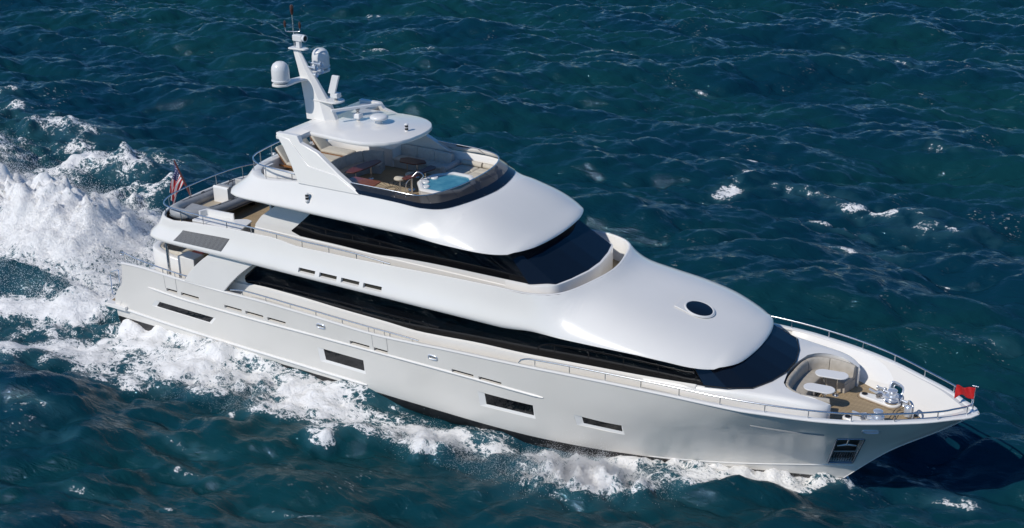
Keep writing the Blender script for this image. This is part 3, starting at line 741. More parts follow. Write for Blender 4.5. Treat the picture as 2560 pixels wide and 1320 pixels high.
S2 = build_moulding(E2, T2, FR2, "fly", curl=.18, lip=LIP2)
moulding_mesh(S2, "flybridge_moulding", [], 0, 0).build("flybridge_moulding", GEL, Y, angle=50, merge=2e-3)
m = MB()
for s in (-1, 1): m.grid([[(r[0].x, s*r[0].y*f, r[0].z+.004+.03*(1-f)) for f in (1, .8, .4, 0)] for r in S2])
m.build("brow_soffit", GEL, Y, merge=2e-3)
tc2 = [Vector(p) for p in T2]+[Vector((p.x, max(p.y, 0), p.z)) for p in op2[1:]]
coaming(tc2, 8.40, lambda x: .14+.30*(1-sm(3.6, 6.0, x)), "flybridge_coaming")
m = MB()
for s in (-1, 1): m.grid([[(p.x, s*max(p.y-.10, 0)*f, 8.45) for f in (1, .5, 0)] for p in tc2])
m.build("flybridge_deck", TEAK, Y, merge=2e-3)
# tinted wrap screen with steel top rail
CT = [(8.15, 3.34, 9.76), (9.46, 3.31, 9.75), (10.37, 3.28, 9.74), (11.2, 3.20, 9.70), (11.55, 3.03, 9.68), (11.78, 2.78, 9.67), (11.99, 2.38, 9.68), (12.2, 1.79, 9.70), (12.34, .96, 9.70), (12.38, 0, 9.70)]
CB = [(8.15, 3.535, 9.40), (9.46, 3.545, 9.40), (10.4, 3.56, 9.40), (11.44, 3.52, 9.345), (11.91, 3.34, 9.28), (12.32, 3.06, 9.23), (12.68, 2.68, 9.23), (13.03, 1.83, 9.25), (13.29, .80, 9.27), (13.36, 0, 9.27)]
ct = resample(CT, 50); cb = resample(CB, 50)
m = MB(); m.grid([[(p.x, -p.y, p.z) for p in ct]+[(p.x, p.y, p.z) for p in ct[::-1][1:]], [(p.x, -p.y, p.z) for p in cb]+[(p.x, p.y, p.z) for p in cb[::-1][1:]]])
ws = m.build("wind_screen", TINT, Y, angle=60)
band = MB(); mid = [b.lerp(a, .40) for a, b in zip(ct, cb)]
o_c = lambda p: Vector((p.x+.006*(p.x > 11), p.y+.006*(1 if p.y > .5 else 0), p.z+.004))
mid = [o_c(p) for p in mid]; cbo = [o_c(p) for p in cb]
band.grid([[(p.x, -p.y, p.z) for p in mid]+[(p.x, p.y, p.z) for p in mid[::-1][1:]], [(p.x, -p.y, p.z) for p in cbo]+[(p.x, p.y, p.z) for p in cbo[::-1][1:]]])
band.build("screen_base_band", SCREEN_GLASS, ws, angle=60)
MB().tube([(p.x, -p.y, p.z) for p in ct]+[(p.x, p.y, p.z) for p in ct[::-1][1:]], .028, 8).build("screen_rail", STEEL, ws, angle=60)
for s in (-1, 1):
    for k in (16, 27, 36, 44):
        m = MB(); m.tube([(ct[k].x, s*ct[k].y, ct[k].z-.02), (cb[k].x, s*cb[k].y, cb[k].z)], .009, 5); m.build("screen_mullion", GREYB, ws)

# --- arch legs and hardtop
for s in (-1, 1):
    # swept plate: polygon in x,z sheared inward with height
    def lean(x, z, o): return (x, s*(3.52-(z-9.35)*.215+o), z)
    poly = [(5.42, 9.30), (4.93, 10.1), (4.45, 10.75), (4.0, 11.22), (4.0, 11.30), (5.16, 11.30), (5.36, 11.02), (6.3, 10.75), (6.9, 10.40), (7.55, 10.02), (8.93, 9.33)]
    a = [lean(x, z, 0) for x, z in poly]; b = [lean(x, z, -.26) for x, z in poly]; n = len(poly)
    m = MB().add(a+b, [tuple(range(n)), tuple(range(n, 2*n))[::-1]]+[(i, (i+1) % n, n+(i+1) % n, n+i) for i in range(n)])
    leg = m.build("arch_leg", GEL, Y, angle=25, bevel=.035)
    pl = [(5.44, 9.32), (4.98, 10.06), (4.5, 10.72), (4.06, 11.2), (4.78, 11.12), (5.35, 10.62), (5.92, 10.16), (6.2, 10.10), (7.45, 9.99), (8.80, 9.36)]
    a = [lean(x, z, .045) for x, z in pl]; b = [lean(x, z, -.05) for x, z in pl]; n = len(pl)
    MB().add(a+b, [tuple(range(n)), tuple(range(n, 2*n))[::-1]]+[(i, (i+1) % n, n+(i+1) % n, n+i) for i in range(n)]).build("arch_leg_panel", GEL, leg, angle=25, bevel=.03)
def slab(ol, z0, z1, edge, crown=0.0, x_mid=6.5):
    c = (sum(p[0] for p in ol)/len(ol), 0); m = MB(); n = len(ol); rows = []
    def off(d):
        r = []
        for i, p in enumerate(ol):
            a = Vector(ol[i-1]); b = Vector(ol[(i+1) % n]); t = (b-a).normalized(); nn = Vector((t.y, -t.x))
            q = Vector(p)-nn*d*OFFSIGN; r.append((q.x, q.y))
        return r
    A = sum(ol[i][0]*ol[(i+1) % n][1]-ol[(i+1) % n][0]*ol[i][1] for i in range(n)); OFFSIGN = 1 if A > 0 else -1
    zt = lambda p, z: z
    for d, z in ((edge*1.2, z0), (edge*.3, z0+.02), (0, z0+.06), (0, z1-.07), (edge*.35, z1-.02), (edge, z1)):
        rows.append([(x, y, z) for x, y in off(d)])
    m.grid(rows, closed_u=True); o = len(m.v)-n; m.f.append(tuple(range(o, o+n))); m.f.append(tuple(range(o-5*n, o-4*n))[::-1])
    return m
def mirror_ol(half, r):
    hf = fillet([(x, b, 0) for x, b in half], r, 4)
    return [(p.x, p.y) for p in hf]+[(p.x, -p.y) for p in hf[::-1][1:-1]]
panel = mirror_ol([(4.45, 0), (4.45, 2.0), (4.9, 2.08), (5.6, 2.12), (6.4, 2.19), (7.4, 2.25), (8.0, 2.20), (8.5, 2.02), (8.95, 1.70), (9.3, 1.22), (9.48, .65), (9.53, 0)], .15)
ht = slab(panel, 11.0, 11.203, .07).build("hardtop", GEL, Y, angle=40)
beam = mirror_ol([(3.92, 0), (3.93, 1.6), (3.95, 2.9), (3.98, 3.12), (5.1, 3.13), (5.08, 2.4), (5.06, 0)], .06)
slab(beam, 10.98, 11.20, .05).build("hardtop_beam", GEL, ht, angle=40)

# added dark panel painting the shade on the stern coaming's inner face
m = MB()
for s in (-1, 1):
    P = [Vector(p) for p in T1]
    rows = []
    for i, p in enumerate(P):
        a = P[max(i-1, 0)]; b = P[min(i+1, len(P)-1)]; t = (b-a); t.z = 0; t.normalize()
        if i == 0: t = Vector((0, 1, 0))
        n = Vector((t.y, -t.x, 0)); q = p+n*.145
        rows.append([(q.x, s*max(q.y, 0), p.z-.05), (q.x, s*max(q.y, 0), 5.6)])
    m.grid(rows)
m.build("coaming_shade_panel", COAMING_SHADE, Y, merge=2e-3)
# ------------------------------------------------------------------ guard rails (top tube + each stanchion)
def rail(nm, top, posts, r=.036, pr=.021, closed=False, extra=None):
    t = MB().tube(top, r, 8, closed=closed).build(nm, STEEL, Y, angle=60)
    for a, b in posts: MB().tube([a, b], pr, 6).build("stanchion", STEEL, t, angle=60)
    if extra:
        for pth in extra: MB().tube(pth, .02, 6).build("lower_rail", STEEL, t, angle=60)
    return t
def on_path(P, x):
    for a, b in zip(P[:-1], P[1:]):
        if (a.x-x)*(b.x-x) <= 0 and abs(a.x-b.x) > 1e-6:
            return a.lerp(b, (x-a.x)/(b.x-a.x))
    return P[-1]
# bow rail, one tube round the stem
half = [(16.72, B1(16.72)-.09, 3.60), (16.85, B1(16.85)-.09, 3.78), (17.15, B1(17.1)-.09, 3.90), (17.5, B1(17.5)-.09, 3.95)]
half += [(x, B1(x)-.09, ZSH(x)+.36) for x in (19.1, 20.7, 22.25, 23.85, 25.5, 27.18, 28.73, 30.18, 31.56, 32.88)]+[(33.35, .74, 4.55), (33.68, .40, 4.57), (33.82, .15, 4.58)]
hs = resample(half, 90)
full = [(p.x, -p.y, p.z) for p in hs]+[(p.x, p.y, p.z) for p in hs[::-1]]
posts = []
for s in (-1, 1):
    for x in (17.5, 19.1, 20.7, 22.25, 23.85, 25.5, 27.18, 28.73, 30.18, 31.56, 32.88, 33.72):
        p = on_path(hs, x); posts.append(((p.x, s*p.y, ZSH(x)+.02), (p.x, s*p.y, p.z)))
rail("bow_rail", full, posts)
for s in (-1, 1):
    # side-deck rail
    P = resample([(x, B1(x)-.07, ZSH(x)+h) for x, h in ((.95, .16), (1.7, .27), (3.15, .26), (4.6, .25), (6.1, .25), (7.6, .26), (9.05, .27), (10.2, .24), (11.4, .16), (11.75, .13))], 50)
    rail("side_rail", [(p.x, s*p.y, p.z) for p in P], [((p.x, s*p.y, ZSH(p.x)+.02), (p.x, s*p.y, p.z)) for p in [on_path(P, x) for x in (1.7, 3.15, 4.6, 6.1, 7.6, 9.05, 9.37, 9.92, 10.22, 11.4)]])
    # aft bulwark rail with a curled end
    P = resample([(-6.05, 3.56, 3.62), (-6.25, 3.58, 3.58), (-6.3, 3.58, 3.68), (-6.1, 3.58, 3.74), (-5.2, 3.60, 3.60), (-4.2, 3.62, 3.52), (-3.2, 3.64, 3.46), (-2.2, 3.65, 3.42), (-1.75, 3.66, 3.42)], 60)
    rail("aft_side_rail", [(p.x, s*p.y, p.z) for p in P], [((x, s*(B1(x)-.06), ZSH(x)+.02), (x, s*(B1(x)-.06), zt)) for x, zt in ((-6.05, 3.72), (-5.2, 3.60), (-4.35, 3.53), (-3.45, 3.47), (-3.15, 3.46), (-2.65, 3.44), (-2.35, 3.43), (-1.95, 3.42))])
# boat deck rail: round the stern and forward along both sides
H = [(10.3, BT1(10.3)-.05, 6.58), (9.95, BT1(9.9)-.05, 6.60), (8.5, BT1(8.5)-.05, 6.68), (7.0, BT1(7)-.05, 6.69), (5.5, BT1(5.5)-.05, 6.68), (4.05, BT1(4)-.05, 6.73), (2.55, 3.68, 6.76), (1.1, 3.68, 6.75), (-.35, 3.67, 6.75), (-1.75, 3.67, 6.77), (-2.6, 3.60, 6.80), (-3.15, 3.32, 6.80), (-3.5, 2.75, 6.80), (-3.70, 2.0, 6.80), (-3.80, 1.0, 6.80), (-3.83, 0, 6.80)]
hs = resample(H, 110)
full = [(p.x, -p.y, p.z) for p in hs]+[(p.x, p.y, p.z) for p in hs[::-1][1:]]
posts = []
for s in (-1, 1):
    for x in (9.95, 8.5, 7.0, 5.5, 4.05, 2.55, 1.1, -.35, -1.75):
        p = on_path(hs, x); posts.append(((p.x, s*p.y, ZT1(max(x, -1.6))), (p.x, s*p.y, p.z)))
    for x, b in ((-2.95, 3.46), (-3.55, 2.62), (-3.80, .93)): posts.append(((x+.03, s*b, 6.2), (x, s*b, 6.8)))
rail("boat_deck_rail", full, posts)
# flybridge aft rail
H = [(5.12, 3.36, 9.62), (4.6, 3.36, 9.66), (3.8, 3.34, 9.68), (3.1, 3.25, 9.69), (2.55, 3.02, 9.70), (2.1, 2.62, 9.70), (1.85, 2.1, 9.70), (1.72, 1.4, 9.70), (1.62, .5, 9.70), (1.6, 0, 9.70)]
hs = resample(H, 70)
full = [(p.x, -p.y, p.z) for p in hs]+[(p.x, p.y, p.z) for p in hs[::-1][1:]]
posts = []
for s in (-1, 1):
    for p in (hs[2], hs[20], hs[36], hs[48], hs[59]): posts.append(((p.x+.0, s*p.y, 9.1 if p.x < 4.4 else 9.22), (p.x, s*p.y, p.z)))
posts.append(((1.6, 0, 9.1), (1.6, 0, 9.7)))
rail("flybridge_aft_rail", full, posts)
# ------------------------------------------------------------------ hull fittings
def ring_on_hull(x, z, rx, rz, r, side, off=.012, mt=CHROME, nm="fairlead", par=None, sk=0):
    P = [hull_pt(a, b, off, side) for a, b in oval(x, z, rx, rz, 28, 3.2, sk)]
    return MB().tube(P, r, 7, closed=True).build(nm, mt, par or Y, angle=60)
for s in (-1, 1):
    for x, z, rx, rz in HAWSE[:2]:
        f_ = ring_on_hull(x, z, rx, rz, .035, s)
        a = hull_pt(x-rx, z, -.03, s); b = hull_pt(x+rx, z, -.03, s); MB().tube([a.lerp(b, .2), a.lerp(b, .8)], .03, 6).build("fairlead_roller", STEEL, f_)
    x, z, rx, rz = HAWSE[2]
    f_ = ring_on_hull(x, z, rx, rz, .032, s)
    # same opening seen from inside
    P = [hull_pt(a, b, -.20, s) for a, b in oval(x, z, rx+.02, rz+.02, 28, 3.2)]
    MB().tube(P, .045, 7, closed=True).build("fairlead_rim", CHROME, f_, angle=60)
    # anchor pocket: steel frame, dark recess, grating bars and anchor arms
    fr = MB(); P = [hull_pt(*ANCH[k], .015, s) for k in range(4)]
    fr.tube(fillet(P, .05, 2, True), .035, 6, closed=True); fo = fr.build("anchor_pocket_frame", mat("blue_steel", (.20, .25, .33), .25, 1.0) if s == -1 else bpy.data.materials["blue_steel"], Y, angle=60)
    q = [hull_pt(*ANCH[k], -.26, s) for k in range(4)]; MB().add(q, [(0, 1, 2, 3)]).build("pocket_back", BLACKP, fo)
    def ap(u, v, o=-.05):
        a = Vector((*ANCH[0], 0)).lerp(Vector((*ANCH[1], 0)), u); b = Vector((*ANCH[3], 0)).lerp(Vector((*ANCH[2], 0)), u); c = a.lerp(b, v); return hull_pt(c.x, c.y, o, s)
    for k in range(10): MB().tube([ap(.06+.098*k, .04, -.03), ap(.06+.098*k, .36, -.03)], .02, 5).build("grating_bar", bpy.data.materials["blue_steel"], fo)
    MB().tube([ap(.05, .40, -.02), ap(.92, .40, -.02)], .03, 6).build("pocket_roller", GREYB, fo)
    an = MB(); an.tube([ap(.12, .62, -.04), ap(.45, .70, -.03), ap(.83, .62, -.04)], [.03, .05, .03], 7); an.build("anchor_arms", CHROME, fo, angle=60)
    MB().tube([ap(.45, .70, -.03), ap(.50, .98, -.12)], .04, 7).build("anchor_shank", STEEL, fo, angle=60)

# ------------------------------------------------------------------ mast and electronics
SEC = [(11.15, 3.52, 4.98, .46), (11.9, 3.40, 4.62, .37), (12.85, 3.17, 3.98, .25), (13.4, 2.98, 3.52, .17), (14.2, 2.72, 3.05, .10)]
m = MB(); rows = []
for z, xa, xf, w in SEC:
    rows.append([(xa, -w*.9, z), (xa, w*.9, z), (xa+(xf-xa)*.75, w, z), (xf, w*.25, z), (xf, -w*.25, z), (xa+(xf-xa)*.75, -w, z)])
m.grid(rows, closed_u=True); m.f.append(tuple(range(len(m.v)-6, len(m.v))))
mast = m.build("mast", GEL, Y, angle=25, bevel=.02)
def plate(ol, z0, z1, nm, par=None, r=.1): return MB().prism([(p.x, p.y) for p in fillet([(x, y, 0) for x, y in ol], r, 4, True)], z0, z1).build(nm, GEL, par or mast, bevel=.02)
plate([(2.55, -.24), (3.45, -.18), (3.5, 0), (3.45, .18), (2.55, .24)], 14.20, 14.27, "masthead_platform", r=.08)
plate([(3.7, -.35), (5.1, -.42), (5.3, -.2), (5.3, .2), (5.1, .42), (3.7, .35)], 12.02, 12.09, "radar_platform", r=.15)
plate([(3.75, 0), (3.55, -.25), (3.45, -.8), (3.5, -1.5), (3.25, -1.85), (2.85, -1.85), (2.65, -1.5), (2.85, -.8), (3.0, -.2), (3.0, .2), (2.85, .8), (2.65, 1.5), (2.85, 1.85), (3.25, 1.85), (3.5, 1.5), (3.45, .8), (3.55, .25)], 12.88, 12.97, "spreader", r=.15)
for s in (-1, 1):
    MB().lathe([(0.02, .0), (.30, .0), (.33, .05), (.42, .10), (.42, .15), (.395, .17), (.40, .3), (.40, .58), (.37, .74), (.30, .86), (.18, .945), (.001, .975)], (3.05, 1.42*s, 12.99), 28).build("satellite_dome", DOMEW, mast, angle=50)
# horns: four chrome trumpets in front of the mast
for dy, dz in ((-.05, .52), (.33, .60), (-.05, .20), (.33, .28)):
    Mx = Matrix.Translation((3.55, dy+.05, 12.93+dz)) @ Matrix.Rotation(math.radians(90), 4, 'Y')
    MB().lathe([(.001, -.34), (.035, -.33), (.04, -.15), (.035, -.1), (.04, .15), (.07, .30), (.125, .40), (.13, .40), (.07, .29), (.001, .2)], n=14).xf(Mx).build("horn", CHROME, mast, angle=60)
MB().tube([(3.5, .18, 12.95), (3.5, .18, 13.6)], .03, 6).build("horn_bracket", STEEL, mast)
# searchlight camera
m = MB(); m.box(2.78, 3.30, -.15, .15, 14.58, 14.86); m.lathe([(.001, 0), (.12, 0), (.14, .02), (.14, .09), (.11, .09), (.11, .03)], n=16) if False else None
cam_b = m.build("camera_housing", DOMEW, mast, bevel=.04)
MB().lathe([(.14, -.03), (.155, .05), (.155, .10), (.12, .10)], n=20).xf(Matrix.Translation((3.32, 0, 14.72)) @ Matrix.Rotation(math.radians(90), 4, 'Y')).build("lens_hood", DOMEW, cam_b)
MB().lathe([(.125, .09), (.001, .09)], n=20).xf(Matrix.Translation((3.32, 0, 14.72)) @ Matrix.Rotation(math.radians(90), 4, 'Y')).build("lens", BLACKP, cam_b)
MB().box(2.92, 3.14, -.10, .10, 14.27, 14.60).build("camera_yoke", DOMEW, mast, bevel=.03)
# whip pole with anemometers
pole = MB().tube([(2.76, 0, 14.25), (2.76, 0, 15.75)], .032, 8).build("antenna_pole", STEEL, mast, angle=60)
MB().tube([(2.76, 0, 15.72), (2.76, 0, 15.78), (2.76, 0, 15.95), (2.76, 0, 16.1), (2.76, 0, 16.18)], [.035, .06, .08, .09, .05], 8).build("antenna_head", BROWNP, pole, angle=60)
MB().tube(fillet([(2.45, -.18, 15.18), (2.45, -.18, 14.98), (3.05, .12, 14.98), (3.05, .12, 15.12)], .09, 4), .024, 6).build("sensor_yoke", STEEL, pole, angle=60)
for x, y, z in ((2.45, -.18, 15.18), (3.05, .12, 15.12)):
    MB().tube([(x, y, z), (x, y, z+.10), (x, y, z+.22), (x, y, z+.30)], [.04, .055, .06, .02], 8).build("wind_sensor", BROWNP, pole, angle=60)
# small tilted flat radar on the mast platform
m = MB(); m.lathe([(.09, 0), (.05, .1), (.12, .12), (.001, .14)], (4.95, 0, 12.09), 12); m.build("radar_foot", GREYB, mast)
MB().box(4.75, 5.15, -.17, .17, 12.22, 12.45).build("radar_drive", DOMEW, mast, bevel=.04)
m = MB(); m.box(-.19, .19, -.055, .055, 0, .86); m.v = [(x+.34*z, y, z) for x, y, z in m.v]
m.xf(Matrix.Translation((4.83, -.12, 12.42))).build("radar_array", DOMEW, mast, bevel=.02)
# open array scanner on the hardtop
px, py = 5.86, .36
m = MB(); m.lathe([(.001, .0), (.10, .0), (.07, .10), (.17, .13)], (px, py, 11.2), 12); m.box(px-.18, px+.18, py-.17, py+.17, 11.30, 11.54)
sc_ = m.build("scanner_gearbox", DOMEW, Y, bevel=.05)
MB().lathe([(.11, 0), (.05, .08), (.12, .20)], (px, py, 11.53), 10).build("scanner_hub", GREYB, sc_)
a = math.atan2(1.97, 1.28)
MB().box(-1.22, 1.22, -.075, .075, -.06, .06).xf(Matrix.Translation((px-.01, py-.02, 11.80)) @ Matrix.Rotation(a, 4, 'Z')).build("scanner_bar", DOMEW, sc_, bevel=.02)
# flat mushroom antenna and mast light on the hardtop
MB().lathe([(.001, 0), (.16, 0), (.13, .12), (.22, .16), (.38, .20), (.42, .25), (.41, .31), (.34, .36), (.2, .385), (.001, .39)], (6.95, .48, 11.2), 30).build("flat_dome_antenna", DOMEW, Y, angle=50)
def navlamp(loc, M=None):
    o = MB().lathe([(.001, 0), (.085, 0), (.085, .04), (.07, .05)], loc, 14).build("navigation_light", CAPW, Y, angle=60)
    MB().lathe([(.07, .04), (.078, .05), (.078, .15), (.07, .155)], loc, 14).build("lamp_lens", BLACKP, o)
    MB().lathe([(.085, .155), (.085, .175), (.07, .18)], loc, 14).build("lamp_band", CAPW, o)
    MB().lathe([(.07, .175), (.078, .185), (.078, .28), (.07, .285)], loc, 14).build("lamp_lens", BLACKP, o)
    MB().lathe([(.09, .28), (.09, .32), (.06, .345), (.001, .35)], loc, 14).build("lamp_cap", CAPW, o)
navlamp((8.72, .08, 11.2))
for s in (-1, 1):
    p, n = surf_at(S2, 6.1, .52, .10, s); navlamp((p.x, p.y, p.z-.10))
    MB().lathe([(.001, -.12), (.06, -.10), (.10, -.03), (.085, .02)], (p.x, p.y, p.z-.10), 14).build("lamp_bracket", CAPW, Y, angle=60)

# ------------------------------------------------------------------ foredeck gear: windlasses, capstan pads, davit, fairlead rollers
def windlass(s):
    c = (30.66, .92*s)
    M0 = Matrix.Translation((30.05, 1.0*s, 3.20)) @ Matrix.Rotation(math.radians(-5.5*s), 4, 'Z')
    ol = [(math.cos(a)*.20-.48, math.sin(a)*.18) for a in [math.radians(90+180*k/10) for k in range(11)]]+[(math.cos(a)*.36+.62, math.sin(a)*.33) for a in [math.radians(-90+180*k/14) for k in range(15)]]
    base = MB().prism(ol, 0, .13).xf(M0).build("windlass", CAPW, Y, bevel=.05)
    MB().prism([(x*1.12, y*1.28) for x, y in ol], 0.003, .006).xf(M0).build("teak_margin", BLACKP, base)
    MB().prism([(x*1.10, y*1.22) for x, y in ol], .007, .010).xf(M0).build("teak_surround", mat("teak_trim", (.34, .25, .155), .6) if s == -1 else bpy.data.materials["teak_trim"], base)
    MB().lathe([(.001, .135), (.11, .135), (.12, .15), (.08, .152)], (-.48, 0, 0), 14).xf(M0).build("hawse_plate", BLACKP, base)
    MB().lathe([(.30, .12), (.30, .20), (.27, .22), (.22, .24)], (.62, 0, 0), 22).xf(M0).build("drum_base", STEEL, base, angle=50)
    MB().lathe([(.25, .22), (.26, .26), (.19, .30), (.18, .33), (.25, .37), (.25, .40), (.14, .43), (.12, .50), (.13, .56), (.18, .60), (.185, .63), (.15, .655), (.001, .665)], (.62, 0, 0), 22).xf(M0).build("capstan_drum", CHROME, base, angle=45)
    m = MB(); P = [Vector(q) for q in ((-.35, .10, .34), (-.05, .06, .30), (.15, .10, .35), (.28, .04, .26), (.5, .02, .28))]
    m.tube(P, [.05, .055, .06, .07, .05], 6); m.xf(M0).build("chain_lever", CHROME, base, angle=50)
    MB().lathe([(.03, -.05), (.14, -.05), (.16, 0), (.14, .05), (.03, .05)], n=14).xf(M0 @ Matrix.Translation((.14, .0, .22)) @ Matrix.Rotation(math.radians(80), 4, 'X') @ Matrix.Rotation(.4, 4, 'Y')).build("brake_wheel", STEEL, base, angle=50)
    m = MB(); m.tube([M0 @ Vector(q) for q in ((.0, 0, .13), (.05, 0, .20), (.35, 0, .22), (.45, 0, .2))], .035, 6).build("chain", STEEL, base)
for s in (-1, 1): windlass(s)
# bollard rollers against the bulwark
for s in (-1, 1):
    for k, x in enumerate((30.02, 30.34, 30.82, 31.12)):
        b = hull_b(x, 3.25)-.36
        m = MB(); m.tube([(x-.13, s*(b+.02), 3.40), (x+.13, s*(b-.05), 3.40)], [.05, .05], 8); m.lathe([(.10, 0), (.08, .04), (.045, .06), (.045, .2)], (x, s*b, 3.2), 12)
        for e in (-.14, .14): m.lathe([(.001, -.02), (.09, -.02), (.09, .03), (.001, .04)], n=12) if False else None
        o = m.build("mooring_cleat", CHROME, Y, angle=45)
        for e in (-1, 1): MB().lathe([(.001, -.025), (.075, -.025), (.085, .0), (.075, .03), (.001, .035)], n=12).xf(Matrix.Translation((x+.15*e, s*(b-.01*e), 3.40)) @ Matrix.Rotation(math.radians(90), 4, 'Y')).build("cleat_horn", CHROME, o, angle=45)
    MB().prism([(29.85, s*(hull_b(29.85, 3.25)-.46)), (31.3, s*(hull_b(31.3, 3.25)-.44)), (31.3, s*(hull_b(31.3, 3.25)-.27)), (29.85, s*(hull_b(29.85, 3.25)-.27))], 3.203, 3.23).build("cleat_base", STEEL, Y)
# swan neck pipe and canister
P = fillet([(31.75, -.17, 3.2), (31.75, -.17, 3.95), (31.62, .02, 4.0), (31.50, .18, 3.95), (31.50, .18, 3.78)], .14, 6)
sn = MB().tube(P, .045, 8).build("swan_neck_pipe", STEEL, Y, angle=60)
MB().lathe([(.001, 0), (.15, 0), (.15, .02), (.15, .36), (.12, .42), (.05, .45), (.001, .47)], (31.50, .18, 3.32), 18).build("anchor_light_canister", CHROME, sn, angle=45)
MB().lathe([(.001, 0), (.13, 0), (.11, .07), (.001, .08)], (31.75, -.17, 3.2), 14).build("pipe_flange", CHROME, sn)
# teak hatch outlines on the foredeck
TRIMB = BLACKP
def deckline(pts, r=.3, closed=True, w=.016, nm="deck_hatch_seam"):
    P = fillet([(x, y, 3.206) for x, y in pts], r, 6, closed)
    return MB().tube(P, w, 4, closed=closed).build(nm, TRIMB, Y)
for d in (0, .12, .24):
    deckline([(31.15-d, -.62-d), (31.95+d*.4, -.42-d*.6), (31.95+d*.4, .42+d*.6), (31.15-d, .62+d)], .28)
for d in (.0, .1, .2): deckline([(27.9+d, -1.55), (27.9+d, 1.6)], .1, closed=False)
# ------------------------------------------------------------------ loose and fitted things standing on the decks
FD = 8.45; BD = 5.60; BW = 3.20
def arc(cx, cy, r, a0, a1, n=16, ry=None): return [(cx+r*math.cos(math.radians(a0+(a1-a0)*k/n)), cy+(ry or r)*math.sin(math.radians(a0+(a1-a0)*k/n))) for k in range(n+1)]
def table(name, label, outline, z, legs, zfloor, top_mat, leg_mat=STEEL, th=.05, r=.08, group=None, lr=.045):
    cx = sum(p[0] for p in outline)/len(outline); cy = sum(p[1] for p in outline)/len(outline)
    t = thing(name, label, "table", group, (cx, cy, zfloor))
    ol = [(p.x-cx, p.y-cy) for p in fillet([(x, y, 0) for x, y in outline], r, 5, True)]
    MB().prism(ol, z-zfloor-th, z-zfloor).build("tabletop", top_mat, t, bevel=.015)
    for lx, ly in legs:
        m = MB().tube([(lx-cx, ly-cy, 0.03), (lx-cx, ly-cy, z-zfloor-th)], lr, 10); m.lathe([(.001, 0), (.14, 0), (.13, .025), (.06, .04)], (lx-cx, ly-cy, 0.0), 16); m.build("leg", leg_mat, t, angle=50)
    return t
def sofa(name, label, path, seat_d, z0, seat_h, back_h, n_seg, base_mat, cush_mat, back_th=.20, flip=1, gap=.012, group=None):
    """settee along a plan path (outer edge of the back); seats grow to the left of the path * flip"""
    P = resample([(x, y, 0) for x, y in path], 12*n_seg+1)
    o = P[len(P)//2]; t = thing(name, label, "settee", group, (o.x, o.y, z0)); off = Vector((o.x, o.y, 0))
    nr = []
    for i in range(len(P)):
        a = P[max(i-1, 0)]; b = P[min(i+1, len(P)-1)]; d = (b-a).normalized(); nr.append(Vector((-d.y, d.x, 0))*flip)
    def strip(i0, i1, prof, nm, mt, shrink=0):
        m = MB(); rows = []
        idx = list(range(i0, i1+1))
        for j, i in enumerate(idx):
            f = 1.0; base = P[i]-off
            if shrink and j in (0, len(idx)-1):
                k2 = idx[1] if j == 0 else idx[-2]; base = base.lerp(P[k2]-off, shrink); f = .96
            rows.append([base+nr[i]*(a if f == 1 else prof_c[0]+(a-prof_c[0])*f)+Vector((0, 0, h if f == 1 else prof_c[1]+(h-prof_c[1])*f)) for a, h in prof])
        m.grid(rows); n = len(prof)
        for r in (rows[0], rows[-1]): m.add(r, [tuple(range(n))])
        return m.build(nm, mt, t, angle=50)
    global prof_c
    sd = seat_d
    prof_c = (sd/2, seat_h/2)
    strip(0, len(P)-1, [(0.02, 0), (0.02, seat_h-.14), (sd-.04, seat_h-.14), (sd-.06, 0)], "base", base_mat)
    for k in range(n_seg):
        i0, i1 = 12*k, 12*k+12
        z = seat_h; prof_c = (back_th+(sd-back_th)/2, z-.07)
        strip(i0, i1, [(back_th, z-.14), (sd-.03, z-.14), (sd, z-.11), (sd+.005, z-.05), (sd-.03, z-.01), (sd-.10, z), (back_th+.05, z-.005), (back_th, z-.02)], "seat_cushion", cush_mat, .12)
        b = back_h; prof_c = (back_th/2, b*.6)
        strip(i0, i1, [(.0, z-.12), (-.01, b-.10), (.02, b-.03), (.07, b), (.13, b-.01), (.17, b-.06), (back_th, b-.22), (back_th+.02, z-.02), (back_th+.02, z-.12)], "back_cushion", cush_mat, .12)
    return t
# --- flybridge
sofa("curved_settee", "curved grey settee with its back to the sun loungers on the top deck", [(6.05, 1.95), (5.45, 1.72), (5.02, 1.2), (4.86, .4), (4.85, -.4), (5.0, -1.2), (5.3, -1.75)], .78, FD, .45, .92, 4, GREYC, GREYC, flip=1)
sofa("side_settee", "long taupe three seat settee along the port side of the top deck", [(9.15, 3.10), (8.3, 3.18), (7.3, 3.2), (6.15, 3.17)], .85, FD, .46, .95, 3, TAUPE, TAUPE, flip=1)
t = thing("settee_armrest", "grey rounded armrest box between the side settee and the sun pad", "armrest", None, (9.35, 2.35, FD))
MB().box(-.16, .18, -.42, .75, 0, .50).build("box", GREYC, t, bevel=.08)
MB().tube([(.01, -.45, .52), (.01, .78, .52)], .16, 14).build("bolster", GREYC, t, angle=50)
t = thing("sun_pad", "beige quilted sun pad forward of the settee under the port wind screen", "sun pad", None, (10.6, 2.4, FD))
for (x0, x1) in ((-1.02, -.02), (.0, .92)):
    for (y0, y1) in ((-.66, .02), (.04, .62)):
        m = MB(); a = x1-.12 if x0 >= 0 and y0 < 0 else x1
        m.cushion([(p.x, p.y, .34) for p in fillet([(x0, y0, 0), (a, y0, 0), (x1, y1, 0), (x0, y1, 0)], .05, 3, True)], .17, .06); m.build("pad", BEIGE, t, angle=50)
MB().prism([(-1.04, -.68), (.85, -.68), (.95, .64), (-1.04, .64)], 0, .34).build("plinth", CAPW, t)
